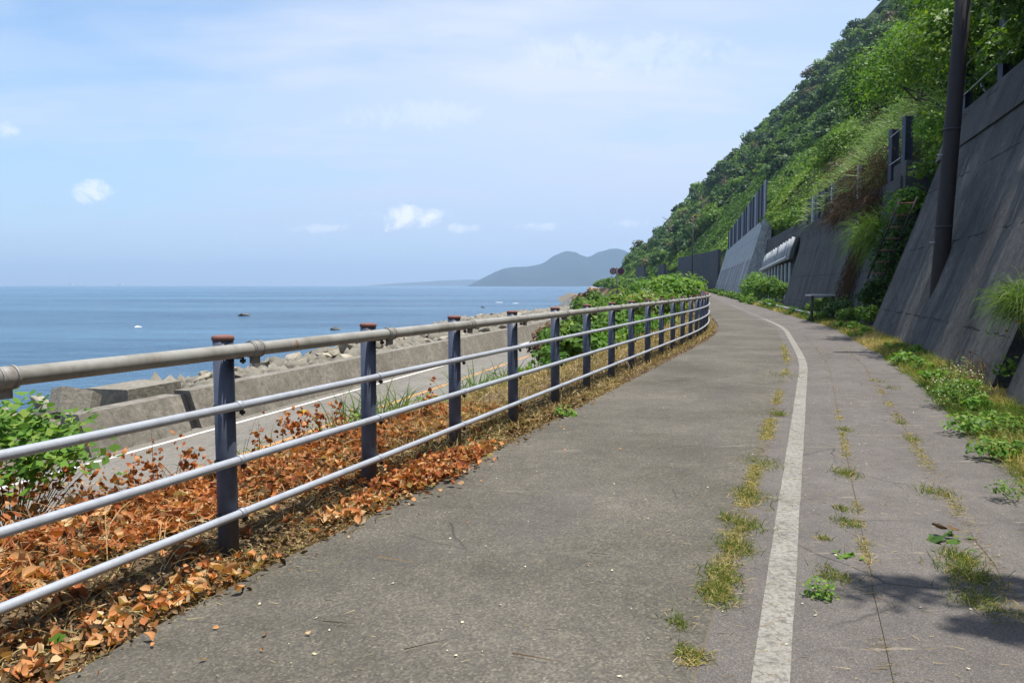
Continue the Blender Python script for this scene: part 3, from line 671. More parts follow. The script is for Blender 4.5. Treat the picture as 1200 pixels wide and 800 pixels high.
post_fence('rockfall_fence', 'steel post rockfall fence on the nearest wall at the right edge', [-4, -1.2, 1.6, 4.4, 7.2, 9.0], top_off, 6.0, 1.6, .2, wires=2)
post_fence('rockfall_fence', 'pair of dark posts on the parapet beside the white-green grass clump', [26.6, 28.6], 2.35 + .26 * 4.3 + .3, 4.9, 1.9, .25, wires=2)
def slat_fence(name, lab, y0, y1, off, z0f, h0, h1, pitch, base=gr, mat='fence_navy'):
    p0 = Vector((float(base(y0)) + off, y0, z0f)); r = empty(name, p0); tag(r, lab, 'fence')
    bm = bmesh.new(); ys = np.arange(y0, y1, pitch)
    for y in ys:
        h = h0 + (h1 - h0) * (y - y0) / (y1 - y0); q = Vector((float(base(y)) + off, y, z0f)) - p0
        add_box(bm, q + Vector((0, 0, h / 2 + .05)), (.05, pitch * .80, h), rz=-.2)
    bm_obj('slat_panel', bm, M[mat], r)
    for j, y in enumerate(np.arange(y0, y1, pitch * 4)):
        h = h0 + (h1 - h0) * (y - y0) / (y1 - y0); q = Vector((float(base(y)) + off, y, z0f)) - p0
        bm = bmesh.new(); add_box(bm, q + Vector((-.12, 0, h / 2)), (.12, .14, h + .06)); bm_obj('post', bm, M['galv' if j % 3 == 0 else mat], r)
    return r
slat_fence('slatted_screen', 'tall navy slatted screen on top of the pale grey wall', 88.3, 165, 2.25 + .28 * 8.8 + .35, 8.5, 4.2, 3.6, 1.0)
slat_fence('slatted_screen', 'low slatted fence on the dark shaded wall left of the brown vines', 33.5, 49.0, 2.35 + .26 * 4.3 + .25, 4.9, 1.35, 1.45, .5)
# end block of parapet
bm = bmesh.new(); add_box(bm, face_pt(27.0, 4.6, 2.35, .26, -.55) + Vector((0, 0, .1)), (1.3, 1.5, 1.3), rz=-.2); bmesh.ops.bevel(bm, geom=bm.edges[:], offset=.05, segments=1)
tag(bm_obj('parapet_block', bm, M['wall_shade']), 'square concrete block at the near end of the shaded wall top', 'concrete block')
# pale ribbed barrier between the dark and the pale wall
r = empty('ribbed_barrier', (float(g(62)) + 2.3, 62, 0)); tag(r, 'pale ribbed metal barrier leaning between the pale wall and the dark wall', 'barrier')
p0 = Vector(r.location); bm = bmesh.new(); bm2 = bmesh.new()
hb = lambda y: 3.45 - (y - 61) * .026
for i, y in enumerate(np.arange(61, 82.5, 1.9)):
    b = Vector((float(g(y)) + 3.75, y, hb(y))) - p0; t_ = Vector((float(g(y)) + 4.15, y, hb(y) + 1.55)) - p0
    bm = bmesh.new(); add_tube(bm, [b, t_], .13, 6); bm_obj('rib', bm, M['sheet'], r)
bm = bmesh.new(); add_tube(bm, [Vector((float(g(y)) + 3.65, y, hb(y))) - p0 for y in np.arange(60.5, 83, 1.0)], .15, 8); bm_obj('lower_pipe', bm, M['sheet'], r)
bm = bmesh.new(); vv = []
for y in (60.7, 82.6):
    vv += [bm.verts.new(Vector((float(g(y)) + 4.1, y, hb(y))) - p0), bm.verts.new(Vector((float(g(y)) + 4.5, y, hb(y) + 1.6)) - p0)]
f = bm.faces.new((vv[0], vv[1], vv[3], vv[2])); bmesh.ops.solidify(bm, geom=[f], thickness=.06); bm_obj('backing_sheet', bm, M['wall_shade'], r)
for y in np.arange(61, 82, 2.5):
    bm = bmesh.new(); add_box(bm, Vector((float(g(y)) + 3.9, y, 1.5)) - p0, (.1, .25, 3.2)); bm_obj('support', bm, M['sheet'], r)
wall('retaining_wall', 'recessed dark wall behind the ribbed barrier', [('wall_face', 'wall_shade', (50.2, 87.5, 4.5, 6.2, .1, .5), dict(dy=2))])
# board on a post by the bush
r = empty('board_stand', (float(gr(31.5)) + 1.75, 31.5, 0)); tag(r, 'thin pale board lying flat on a dark post beside the path bushes', 'stand')
bm = bmesh.new(); add_tube(bm, [(-.25, 0, -.1), (-.25, 0, .98)], .06, 10); bm_obj('post', bm, M['bark'], r)
bm = bmesh.new(); add_tube(bm, [(.55, 0, -.1), (.55, 0, .98)], .06, 10); bm_obj('post', bm, M['bark'], r)
bm = bmesh.new(); add_box(bm, (.15, 0, 1.02), (1.15, .55, .06), rz=.05); bmesh.ops.bevel(bm, geom=bm.edges[:], offset=.01, segments=1); bm_obj('board', bm, M['sheet'], r)
# low pipe along the far verge
bm = bmesh.new(); add_tube(bm, [(float(gr(y)) + 1.9, y, .22) for y in np.arange(34, 66, 2.)], .05, 8)
for y in np.arange(34, 66, 4.): add_tube(bm, [(float(gr(y)) + 1.9, y, 0), (float(gr(y)) + 1.9, y, .22)], .03, 6)
tag(bm_obj('kerb_pipe', bm, M['sheet']), 'low pale pipe running along the verge past the board', 'pipe')
# twin round signs
r = empty('road_sign', (7.95, 64, -2.9)); tag(r, 'pair of round road signs, one red ringed and one blue, above the shrubs', 'road sign')
bm = bmesh.new(); add_tube(bm, [(0.3, .1, 0), (0.3, .1, 5.7)], .05, 10); add_tube(bm, [(-.25, .1, 5.42), (.8, .1, 5.42)], .03, 8); bm_obj('pole', bm, M['dark_bolt'], r)
for dx_, a, b in ((0, 'sign_red', 'sign_white'), (.62, 'sign_red', 'sign_blue')):
    bm = bmesh.new(); add_tube(bm, [(dx_, 0, 5.42), (dx_, .02, 5.42)], .26, 28); f_ = bm_obj('sign_plate', bm, M[a], r)
    bm = bmesh.new(); add_tube(bm, [(dx_, -.006, 5.42), (dx_, .0, 5.42)], .185, 28); bm_obj('sign_centre', bm, M[b], f_)
    bm = bmesh.new(); add_box(bm, (dx_, -.012, 5.42), (.05, .006, .36 if dx_ else .22), ry=R(-45 if dx_ else 10)); bm_obj('sign_symbol', bm, M['sign_red' if dx_ else 'black'], f_)
# thin pole on the slope
bm = bmesh.new(); yy = 190; x = (797 - 600) / 950 * yy; add_tube(bm, [(float(gr(yy)) + 1, yy, 0), (float(gr(yy)) + 1, yy, 17)], .14, 8)
tag(bm_obj('lamp_pole', bm, M['pole']), 'thin dark far pole standing before the green slope over the long dark wall', 'pole')

# ------------------------------------------------------------------ foliage builders
def unit(v): return v / np.maximum(np.linalg.norm(v, axis=1, keepdims=True), 1e-9)
def leaves(P, size, nrm, aspect=.62, rnd=None, bend=.25):
    """diamond leaves, one folded quad each"""
    n = len(P); nrm = unit(nrm); t = unit(np.cross(nrm, rng.normal(size=(n, 3)))); b = np.cross(nrm, t)
    s = np.asarray(size).reshape(-1, 1) * np.ones((n, 1))
    V = np.stack([P - t * s, P + b * s * aspect - nrm * s * bend, P + t * s - nrm * s * bend * .6, P - b * s * aspect - nrm * s * bend], 1).reshape(-1, 3)
    F = np.arange(4 * n).reshape(n, 4)
    return V, F, (rng.random(n) if rnd is None else rnd)
def crown_pts(c, rad, nblob, nper, blob=.42, shell=.75):
    """leaf points on the shells of many small clumps spread over an uneven crown"""
    c = np.asarray(c, float); rad = np.asarray(rad, float)
    d = unit(rng.normal(size=(nblob, 3))); d[:, 2] = np.abs(d[:, 2]) * 1.1 - .25
    bc = c + d * rad * rng.uniform(.45, .95, (nblob, 1)); br = rad.mean() * blob * rng.uniform(.55, 1.25, (nblob, 1))
    dd = unit(rng.normal(size=(nblob, nper, 3)).reshape(-1, 3)).reshape(nblob, nper, 3); dd[..., 2] = dd[..., 2] * .8 + .1
    r_ = rng.uniform(shell, 1.08, (nblob, nper, 1))
    P = bc[:, None] + dd * br[:, None] * r_
    N = dd + rng.normal(scale=.45, size=dd.shape) + np.array([0, 0, .55])
    tone = np.repeat(rng.uniform(0, .55, nblob), nper) + rng.uniform(0, .45, nblob * nper)
    return P.reshape(-1, 3), N.reshape(-1, 3), tone
def blades(B, D, L, W, droop=.6, seg=3, rnd=None):
    """curved tapering grass blades: B base, D start dir, L length, W width"""
    n = len(B); D = unit(D); L = np.asarray(L).reshape(-1, 1) * np.ones((n, 1)); W = np.asarray(W).reshape(-1, 1) * np.ones((n, 1))
    side = unit(np.cross(D, rng.normal(size=(n, 3)))); P = B.copy(); d = D.copy(); rows = []
    for k in range(seg + 1):
        w = W * (1 - (k / seg) ** 1.5 * .92); rows.append(np.stack([P - side * w, P + side * w], 1))
        P = P + d * L / seg; d = unit(d + np.array([0, 0, -1]) * droop / seg * (1 + k * .5))
    V = np.stack(rows, 1).reshape(-1, 3)  # n, seg+1, 2
    base = (np.arange(n) * (seg + 1) * 2)[:, None]
    F = np.concatenate([base + np.array([2 * k, 2 * k + 1, 2 * k + 3, 2 * k + 2]) for k in range(seg)], 1).reshape(-1, 4)
    r0 = rng.random(n) if rnd is None else rnd
    return V, F, np.repeat(r0, seg)
def curled(P, s, nrm, rnd=None, curl=.6):
    """dry curled leaves, a 3x3 grid each"""
    n = len(P); nrm = unit(nrm); t = unit(np.cross(nrm, rng.normal(size=(n, 3)))); b = np.cross(nrm, t); s = np.asarray(s).reshape(-1, 1)
    rows = []; cu = rng.uniform(-.2, curl, (n, 1)); cv = rng.uniform(-.1, curl * 1.2, (n, 1))
    for a, wa in ((-1, .15), (-.35, .85), (.3, .7), (1, .08)):
        for c_ in (-1, 0, 1):
            j = rng.normal(scale=.08, size=(n, 1))
            rows.append(P + t * s * a + b * s * (c_ * wa * .75) + nrm * s * (cv * c_ * c_ * wa + cu * a * a + j))
    V = np.stack(rows, 1).reshape(-1, 3); base = (np.arange(n) * 12)[:, None]
    F = np.concatenate([base + np.array([3 * i + j, 3 * i + j + 1, 3 * i + j + 4, 3 * i + j + 3]) for i in range(3) for j in range(2)], 1).reshape(-1, 4)
    return V, F, np.repeat(rng.random(n) if rnd is None else rnd, 6)
def veg(name, parts, mat, parent=None, **kw):
    V, F, r_ = merge(parts) if isinstance(parts, list) else parts
    o = link(name, np_mesh(name, V, F, r_), M[mat], parent); tag(o, **kw) if kw else None; return o
gzv = lambda xs, ys: np.array([ground_z(a, b) for a, b in zip(xs, ys)])

# ------------------------------------------------------------------ hillside cover
# 1. undergrowth carpet
n = 300000
yy = 22 + 400 * rng.random(n) ** 1.9; L = 100 * rng.random(n) ** 1.5
keep = (L < yy * .6 + 20); yy, L = yy[keep], L[keep]
x = right_x(yy, L); z = hill(yy, L)
sz = np.clip(yy * .0017, .07, .6) * rng.uniform(.7, 1.4, len(yy))
lump = fbm(yy, L, 3.2, 3, 21)
P = np.stack([x, yy, z + lump ** 1.5 * 3.6 * np.clip(L / 3, .2, 1) + rng.uniform(0, .5, len(yy))], 1)
N = np.stack([np.full(len(yy), -.6), rng.normal(scale=.3, size=len(yy)), np.full(len(yy), .8)], 1) + rng.normal(scale=.55, size=(len(yy), 3))
tone = np.clip(fbm(yy, L, 14, 4, 5) * 1.5 - .35 + rng.normal(scale=.15, size=len(yy)), 0, 1)
V1 = leaves(P, sz, N, rnd=tone)
veg('hillside_undergrowth', V1, 'leaf_mid', label='low bright green growth covering the steep hillside', kind='stuff')
# 2. bushes and trees far enough to read as one wood
parts_b, parts_d, parts_o = [], [], []
cntb = 0
for i in range(3500):
    y = 30 + 400 * rng.random() ** 1.15; Lm = 26 + y * .66; L_ = Lm * rng.random() ** .8
    if i > 2700: y = rng.uniform(85, 220); L_ = rng.uniform(48, 118)
    if i > 2950: y = rng.uniform(200, 410); L_ = y * rng.uniform(.2, .44)
    forest = (y > 205 + 25 * math.sin(L_ / 9)) or (y < 150 and L_ > 20 + rng.uniform(-4, 6)) or (L_ > 38)
    if not forest and rng.random() < .35: continue
    R0 = rng.uniform(2.4, 4.6) if forest else rng.uniform(.7, 2.0)
    if y < 90: R0 *= .75
    if L_ < R0 + .5: L_ = R0 + .5
    x_ = float(right_x(y, L_)); z_ = float(hill(y, L_)) + R0 * (.45 if forest else .15)
    lod = max(.3, min(1, 110 / y))
    P, N, t_ = crown_pts((x_, y, z_), (R0, R0, R0 * rng.uniform(.75, 1.1)), int(14 if forest else 9), int((62 if forest else 46) * lod) + 10)
    s = np.full(len(P), min(max(y * .0018, .08), .5) * (1.15 if lod < .6 else 1)) * rng.uniform(.7, 1.35, len(P))
    q = leaves(P, s, N, rnd=np.clip(t_ + rng.normal(scale=.28), 0, 1))
    if forest: (parts_d if rng.random() < .66 else (parts_b if rng.random() < .8 else parts_o)).append(q)
    else: (parts_b if rng.random() < .82 else parts_o).append(q)
veg('hillside_forest', parts_d, 'leaf_dark', label='dark wooded upper slopes of the hillside', kind='stuff')
veg('hillside_bushes', parts_b, 'leaf_mid', label='rounded green bushes spread over the hillside', kind='stuff')
veg('hillside_scrub', parts_o, 'leaf_olive', label='olive and brownish scrub patches on the hillside', kind='stuff')

# 3. nearer trees and shrubs one can tell apart
def limb_tree(name, loc, h, rad, mat, nb, nper, leaf, lab, cat='tree', group=None, trunk_r=.12, blob=.38, bark='bark'):
    r = empty(name, loc); tag(r, lab, cat, group); bm = bmesh.new(); rad = np.array(rad, float)
    top = Vector((random.uniform(-.15, .15) * h, random.uniform(-.1, .1) * h, h * .85))
    add_tube(bm, [(0, 0, -.3), tuple(top * .3 + Vector((.05, 0, 0))), tuple(top * .65), tuple(top)], [trunk_r, trunk_r * .8, trunk_r * .5, trunk_r * .15], 8)
    for i in range(7):
        t = random.uniform(.25, .8); a = random.uniform(0, 6.28); b = top * t; e = b + Vector((math.cos(a) * rad[0] * .75, math.sin(a) * rad[1] * .75, h * random.uniform(.1, .3)))
        add_tube(bm, [b, (b + e) / 2 + Vector((0, 0, .05 * h)), e], [trunk_r * .45, trunk_r * .3, trunk_r * .08], 6)
    bm_obj('trunk' if cat == 'tree' else 'stems', bm, M[bark], r)
    P, N, t_ = crown_pts((0, 0, h - rad[2] * .6), rad, nb, nper, blob)
    V, F, q = leaves(P, rng.uniform(.7, 1.35, len(P)) * leaf, N, rnd=np.clip(t_, 0, 1)); link('crown' if cat == 'tree' else 'foliage', np_mesh('crown', V, F, q), M[mat], r)
    return r
def px_ground(px, y, dz=0):
    x = (px - 600) / 950 * y; return (x, y, ground_z(x, y) + dz)
def hillp(px, y): 
    x = (px - 600) / 950 * y; return (x, y, ground_z(x, y) - .2)
TR = [(1110, 30, 5.5, (2.4, 2.2, 2.0), 'leaf_mid', 'bright leafy tree on the slope just left of the pole top'),
      (1070, 38, 6, (2.6, 2.6, 2.3), 'leaf_bright', 'sunlit yellow green tree above the white-green grass clump'),
      (1165, 21, 4.0, (1.7, 1.8, 1.7), 'leaf_mid', 'mid green tree right of the pole over the wall parapet'),
      (1240, 16, 4.2, (1.5, 1.6, 1.9), 'leaf_dark', 'dark leafy tree at the top right corner over the near wall'),
      (1035, 62, 9, (4, 4, 3.6), 'leaf_dark', 'tall dark tree on the upper slope at the top edge'),
      (1090, 52, 8, (3.4, 3.4, 3.2), 'leaf_dark', 'dark round tree high on the slope above the bright tree'),
      (985, 75, 5, (3.2, 3.2, 2.4), 'leaf_mid', 'rounded green tree midway up the slope over the slatted fence'),
      (1010, 52, 3.6, (2.2, 2.2, 1.8), 'leaf_olive', 'olive brown shrubby tree between bright bushes on the slope'),
      (1180, 25, 6.5, (2.6, 2.4, 2.4), 'leaf_mid', 'larger green tree behind the one right of the pole'),
      (1150, 34, 7, (3, 3, 2.6), 'leaf_dark', 'dark tree rising behind the pole at the top edge')]
for px, y, h, rad, mt, lab in TR: limb_tree('hillside_tree', hillp(px, y), h * .72, np.array(rad) * (1.1, 1.1, 1.15), mt, 46, 170, .075 if y < 45 else .13, lab, group='trees on the near hillside')
# bare grey treetops on the skyline
for px, y, h, lab in ((820, 330, 13, 'bare grey tree standing on the skyline of the hill'), (781, 345, 12, 'thin bare tree lower on the skyline near the mountain'), (847, 315, 12, 'bare twiggy tree highest on the left skyline')):
    x = (px - 600) / 950 * y; r = empty('bare_tree', (x, y, ground_z(x, y))); tag(r, lab, 'tree', 'bare trees on the skyline')
    bm = bmesh.new(); add_tube(bm, [(0, 0, 0), (.3, 0, h * .6), (0, 0, h)], [.25, .16, .05], 6); bm_obj('trunk', bm, M['dead_wood'], r); bm = bmesh.new()
    for i in range(26):
        b = Vector((.2, 0, h * random.uniform(.45, .95))); a = random.uniform(0, 6.28); e = b + Vector((math.cos(a), math.sin(a), random.uniform(.2, 1))) * random.uniform(1, 3); add_tube(bm, [b, e], [.09, .04], 4)
    bm_obj('twigs', bm, M['dead_wood'], r)
# shrubs on the bank between the railing and the lower road
def shrub(px, y, h, rad, mat, lab, leaf=.075, nb=22, nper=90, name='shrub'):
    x = (px - 600) / 950 * y; return limb_tree(name, (x, y, ground_z(x, y) - .1), h, rad, mat, nb, nper, leaf, lab, 'shrub', 'shrubs on the bank below the railing', .035)
shrub(662, 16.5, .8, (.5, .8, .36), 'leaf_mid', 'leafy shrub behind the fifth and sixth railing posts, nearest of the bank shrubs')
shrub(684, 18.5, .75, (.6, 1.0, .36), 'leaf_bright', 'bright shrub just past the nearest bank shrub')
shrub(652, 21, 1.25, (.7, 1.0, .6), 'brown_leaf', 'dead brown shrub half hidden behind the green bank shrubs')
shrub(712, 24, .9, (.9, 1.3, .45), 'leaf_mid', 'round mid green shrub below the boulder shore gap in the bank row', .09)
shrub(735, 29, .95, (1.1, 1.6, .5), 'leaf_bright', 'bright low shrub at the middle of the bank row', .1)
shrub(700, 33, 2.0, (1.4, 1.6, .9), 'leaf_mid', 'taller green shrub reaching above the top rail', .1)
shrub(765, 36, 1.3, (1.4, 1.8, .8), 'grass_bright', 'yellow green shrub showing above the rail before the bend', .11)
shrub(790, 42, 1.6, (1.5, 2.0, .8), 'leaf_bright', 'bright shrub right before the railing bends away', .12)
shrub(745, 46, 2.2, (1.8, 2.2, 1.0), 'leaf_mid', 'broad green shrub seen under the round signs', .13)
shrub(728, 60, 2.9, (2.4, 2.6, 1.2), 'leaf_mid', 'big green shrub right below the round signs', .16)
shrub(770, 64, 2.6, (2.4, 2.6, 1.1), 'leaf_bright', 'far bright shrub in line with the small wall blocks', .17)
shrub(694, 78, 3.1, (2.4, 2.8, 1.3), 'leaf_mid', 'green shrub beside the tan block', .2)
shrub(688, 92, 3.3, (1.4, 2.8, 1.3), 'brown_leaf', 'brownish shrub at the foot of the concrete ramp', .2, 16, 60)
# seaside thicket far along the road
parts = []
for i in range(150):
    y = rng.uniform(125, 420); o_ = rng.uniform(-10.5, -2.5) + (y - 120) * .015; R0 = rng.uniform(1.6, 3.2)
    x_ = float(g(y)) + o_; P, N, t_ = crown_pts((x_, y, -1.0 + R0 * .5 + y * .004), (R0, R0, R0 * .8), 10, 22); parts.append(leaves(P, np.full(len(P), min(y * .0024, .6)), N, rnd=np.clip(t_, 0, 1)))
veg('roadside_thicket', parts, 'leaf_mid', label='far green thicket between the path bend and the shore', kind='stuff')
parts = []
for i in range(120):
    y = 13 + 95 * rng.random() ** 1.2; x_ = float(g(y)) + rng.uniform(-6.6, -4.3); R0 = rng.uniform(.18, .42) * (1 + y / 70)
    P, N, t_ = crown_pts((x_, y, ground_z(x_, y) + R0 * .4), (R0, R0, R0 * .8), 8, 26); parts.append(leaves(P, np.full(len(P), max(.05, y * .0022)), N, rnd=np.clip(t_ + rng.normal(scale=.2), 0, 1)))
veg('bank_ground_cover', parts, 'leaf_bright', label='leafy low green cover on the bank behind the railing', kind='stuff')

# ------------------------------------------------------------------ leaf litter and dry grass by the railing
n = 36000
yy = 1.2 + 7.8 * rng.random(n); oo_ = -2.6 - 2.4 * rng.random(n)
dens = np.clip(1.25 - (yy - 4.5) / 4.2, .06, 1) * np.clip((-oo_ - 2.6) / .2, 0, 1)
band = (oo_ > -3.42 + .1 * (fbm(yy, oo_, .4, 2, 6) - .5) * 2)
dens = dens * np.where(band, .06 + .28 * (fbm(yy, oo_, .22, 3, 2) > .56), 1)
k_ = rng.random(n) < dens; yy, oo_ = yy[k_], oo_[k_]
x = g(yy) + oo_; pile = np.exp(-((oo_ + 3.95) / .42) ** 2) * .17 * np.clip(1.3 - yy / 9, .2, 1) * (0.5 + fbm(yy, oo_, .35, 3, 4))
z = gzv(x, yy) + pile * rng.random(len(yy)) ** .5 + .01
P = np.stack([x, yy, z], 1); N = np.array([0, 0, 1.]) + rng.normal(scale=.9, size=(len(yy), 3))
red = np.clip(rng.normal(.55, .25, len(yy)) + (fbm(yy, oo_, .3, 2, 9) - .5) * .8, 0, 1)
veg('leaf_litter', [(lambda m: blades(P[m] + [0, 0, .01], rng.normal(size=(m.sum(), 3)) * [1, 1, .3] + [0, 0, .15], rng.uniform(.04, .2, m.sum()), .0028, .6, 4, rng.uniform(.2, .95, m.sum())))(rng.random(len(P)) < .62), curled(P, rng.uniform(.008, .028, len(yy)) * (1 + .9 * (rng.random(len(yy)) < .25)), N, rnd=red, curl=1.1)], 'orange_leaf', label='drifts of dry orange leaves under the railing', kind='stuff')
m = (rng.random(len(P)) < .34) & (fbm(yy, oo_, .3, 3, 31) > .47)
veg('mixed_dead_leaves', [curled(P[m] + [.01, .01, .012], rng.uniform(.008, .03, m.sum()), N[m], curl=1.2), blades(P[m], rng.normal(size=(m.sum(), 3)) * [1, 1, .3] + [0, 0, .2], rng.uniform(.06, .3, m.sum()), .0026, .6, 4)], 'brown_leaf', label='duller brown dead leaves and stems mixed through the orange drifts', kind='stuff')
n = 1300; yy = rng.normal(5.9, .32, n); oo_ = -2.8 + rng.normal(scale=.12, size=n); x = g(yy) + oo_; P = np.stack([x, yy, np.full(n, .015) + rng.random(n) * .07], 1)
parts = [curled(P, rng.uniform(.012, .034, n), np.array([0, 0, 1.]) + rng.normal(scale=.8, size=(n, 3)), curl=1.1)]
n = 900; yy = 1.6 + 5.5 * rng.random(n); msk = fbm(yy, yy * 0, .5, 2, 5) > .47; yy = yy[msk]; n = len(yy); oo_ = -2.82 + rng.normal(scale=.09, size=n); x = g(yy) + oo_; P = np.stack([x, yy, np.full(n, .02)], 1)
parts.append(curled(P, rng.uniform(.012, .036, n), np.array([0, 0, 1.]) + rng.normal(scale=.6, size=(n, 3)), rnd=rng.uniform(.4, 1, n), curl=1.2))
n = 900; yy = 1.8 + 8 * rng.random(n); oo_ = -2.78 + rng.normal(scale=.1, size=n); x = g(yy) + oo_; P = np.stack([x, yy, np.full(n, .015)], 1)
veg('broken_leaves', curled(P, rng.uniform(.008, .026, n), np.array([0, 0, 1.]) + rng.normal(scale=.6, size=(n, 3)), curl=1.1), 'brown_leaf', label='brown broken leaves between the railing posts and the asphalt', kind='stuff')
n = 26; yy = 2 + 6 * rng.random(n); oo_ = -2.55 + rng.exponential(.25, n); x = g(yy) + oo_; P = np.stack([x, yy, np.full(n, .01)], 1)
parts.append(curled(P, rng.uniform(.008, .016, n), np.array([0, 0, 1.]) + rng.normal(scale=.4, size=(n, 3)), rnd=rng.uniform(.5, 1, n)))
veg('fallen_leaves', parts, 'orange_leaf', label='loose curled orange leaves along the path edge', kind='stuff')
# dark crumbled humus and broken leaves at the foot of the posts
n = 26000; yy = 1.2 + 24 * rng.random(n) ** 1.5; oo_ = -2.62 - .9 * rng.random(n); x = g(yy) + oo_; P = np.stack([x, yy, gzv(x, yy) + .008 + rng.random(n) * .03], 1)
veg('leaf_crumbs', leaves(P, rng.uniform(.006, .02, n), np.array([0, 0, 1.]) + rng.normal(scale=.6, size=(n, 3))), 'brown_leaf', label='crumbled dark leaf scraps along the foot of the railing', kind='stuff')
# dry straw: litter lines and standing tufts
def straw(n, y0, y1, o0, o1, powy, L, up, name, mat, lab, droop=.8, wid=.0022, zoff=.01, base=g, scale=0.0):
    yy = y0 + (y1 - y0) * rng.random(n) ** powy; oo_ = o0 + (o1 - o0) * rng.random(n)
    x = base(yy) + oo_; B = np.stack([x, yy, gzv(x, yy) + zoff], 1); D = rng.normal(size=(n, 3)); D[:, 2] = np.abs(D[:, 2]) * up + up * .3
    Ls = rng.uniform(*L, n) * (1 + scale * yy); return blades(B, D, Ls, wid * (1 + yy / 12), droop)
q = [straw(6500, 1.2, 12, -3.0, -2.58, 1.4, (.05, .2), .12, '', '', '', .15), straw(5000, 1.2, 9, -4.7, -2.9, 1, (.06, .3), .35, '', '', '')]
veg('dry_straw', q, 'dry_grass', label='pale dry straw strewn between the railing and the asphalt', kind='stuff')
q = [straw(17000, 6.5, 34, -4.9, -2.8, 1.3, (.06, .2), .9, '', '', '', .9, .003), straw(8000, 9, 34, -8.2, -4.8, 1, (.1, .32), .9, '', '', '', .9, .004), straw(4000, 34, 80, -5.5, -2.9, 1, (.2, .45), 1, '', '', '', .8, .006)]
veg('dry_grass', q, 'dry_grass', label='tan dry grass carpeting the bank behind the railing', kind='stuff')
# ferny brown dead stalks & vines on the near shelf
parts = [blades(*(lambda yy, oo_: (np.stack([g(yy) + oo_, yy, gzv(g(yy) + oo_, yy) + .05], 1), rng.normal(size=(len(yy), 3)) * [1, 1, .35] + [0, 0, .35]))(1.3 + 6 * rng.random(220), -4.9 + 2.0 * rng.random(220)), rng.uniform(.2, .6, 220), .0035, .7, 5)]
veg('dead_stalks', parts, 'brown_leaf', label='thin dead vine stems tangled over the orange leaves', kind='stuff')
# upright withered leaves standing above the litter
parts = []
for px, y in ((152, 5.2), (175, 5.4), (213, 5.5), (222, 5.6), (330, 6.2), (345, 6.3), (355, 6.6), (300, 5.9), (372, 6.8), (395, 7.0), (505, 8.0)):
    x = (px - 600) / 950 * y; z0 = ground_z(x, y); h = random.uniform(.22, .38)
    B = np.array([[x, y, z0]] * 3); parts.append(blades(B, rng.normal(scale=.2, size=(3, 3)) + [0, 0, 1], h, .004, .15, 4))
    n = 30; P = np.array([x, y, z0]) + rng.normal(scale=(.035, .035, .07), size=(n, 3)) + [0, 0, h * .75]
    parts.append(curled(P, rng.uniform(.012, .03, n), rng.normal(size=(n, 3)), rnd=rng.uniform(.1, .7, n), curl=1.3))
veg('withered_stems', parts, 'orange_leaf', label='upright stems with hanging withered red-brown leaves behind the railing', kind='stuff')
# mass of withered leaves below the green vine at far left
n = 1500; P = np.array([-3.1, 4.9, -.05]) + rng.normal(scale=(.45, .5, .16), size=(n, 3)); veg('withered_leaves', curled(P, rng.uniform(.012, .034, n), rng.normal(size=(n, 3))), 'orange_leaf', label='hanging withered leaves mixed into the green vine at the left', kind='stuff')

# ------------------------------------------------------------------ single plants
def plant(name, loc, lab, spec, cat='plant', group=None):
    """spec: list of (partname, mat, (V,F,r))"""
    r = empty(name, loc); tag(r, lab, cat, group)
    for nm, mt, q in spec: link(nm, np_mesh(nm, *q), M[mt], r)
    return r
def bigleaf(n, rad, h, s, up=.8):
    P = rng.normal(size=(n, 3)); P = unit(P) * rng.random((n, 1)) ** .5 * rad; P[:, 2] = np.abs(P[:, 2]) / max(rad) * h if hasattr(rad, '__len__') else np.abs(P[:, 2]) / rad * h
    N = P * .6 / (np.max(rad) if hasattr(rad, '__len__') else rad) + rng.normal(scale=.4, size=(n, 3)) + [0, -.25, up]; return leaves(P, rng.uniform(.6, 1.2, n) * s, N, .6, bend=.3)
def stems(n, rad, h, w=.003, droop=.3): 
    return blades(np.zeros((n, 3)) + rng.normal(scale=.02, size=(n, 3)), rng.normal(scale=rad / h, size=(n, 3)) + [0, 0, 1], rng.uniform(.7, 1.1, n) * h, w, droop, 4)
# big vine bush at the left edge: leaf clusters on arching stems
parts = []; st = []
for i in range(64):
    a = rng.uniform(0, 6.28); rr = rng.random() ** .6; tip = np.array([math.cos(a) * .54 * rr, math.sin(a) * .45 * rr, .35 + .42 * (1 - rr) * rng.uniform(.5, 1.1) + rng.uniform(-.15, .05)])
    n = 26; P = tip + rng.normal(scale=(.10, .10, .07), size=(n, 3)); N = rng.normal(scale=.4, size=(n, 3)) + [0, -.35, 1]; parts.append(leaves(P, rng.uniform(.02, .045, n), N, .68, bend=.22))
    st.append(blades(np.array([[0, 0, -.4]]), np.array([tip * [1, 1, 1.6]]), 1.0, .005, .5, 5))
plant('vine_bush', (-3.17, 5.05, -.02), 'big bright green vine bush with orange withered leaves at the left edge', [('foliage', 'leaf_bright', merge(parts)), ('stems', 'brown_leaf', merge(st))], 'bush')
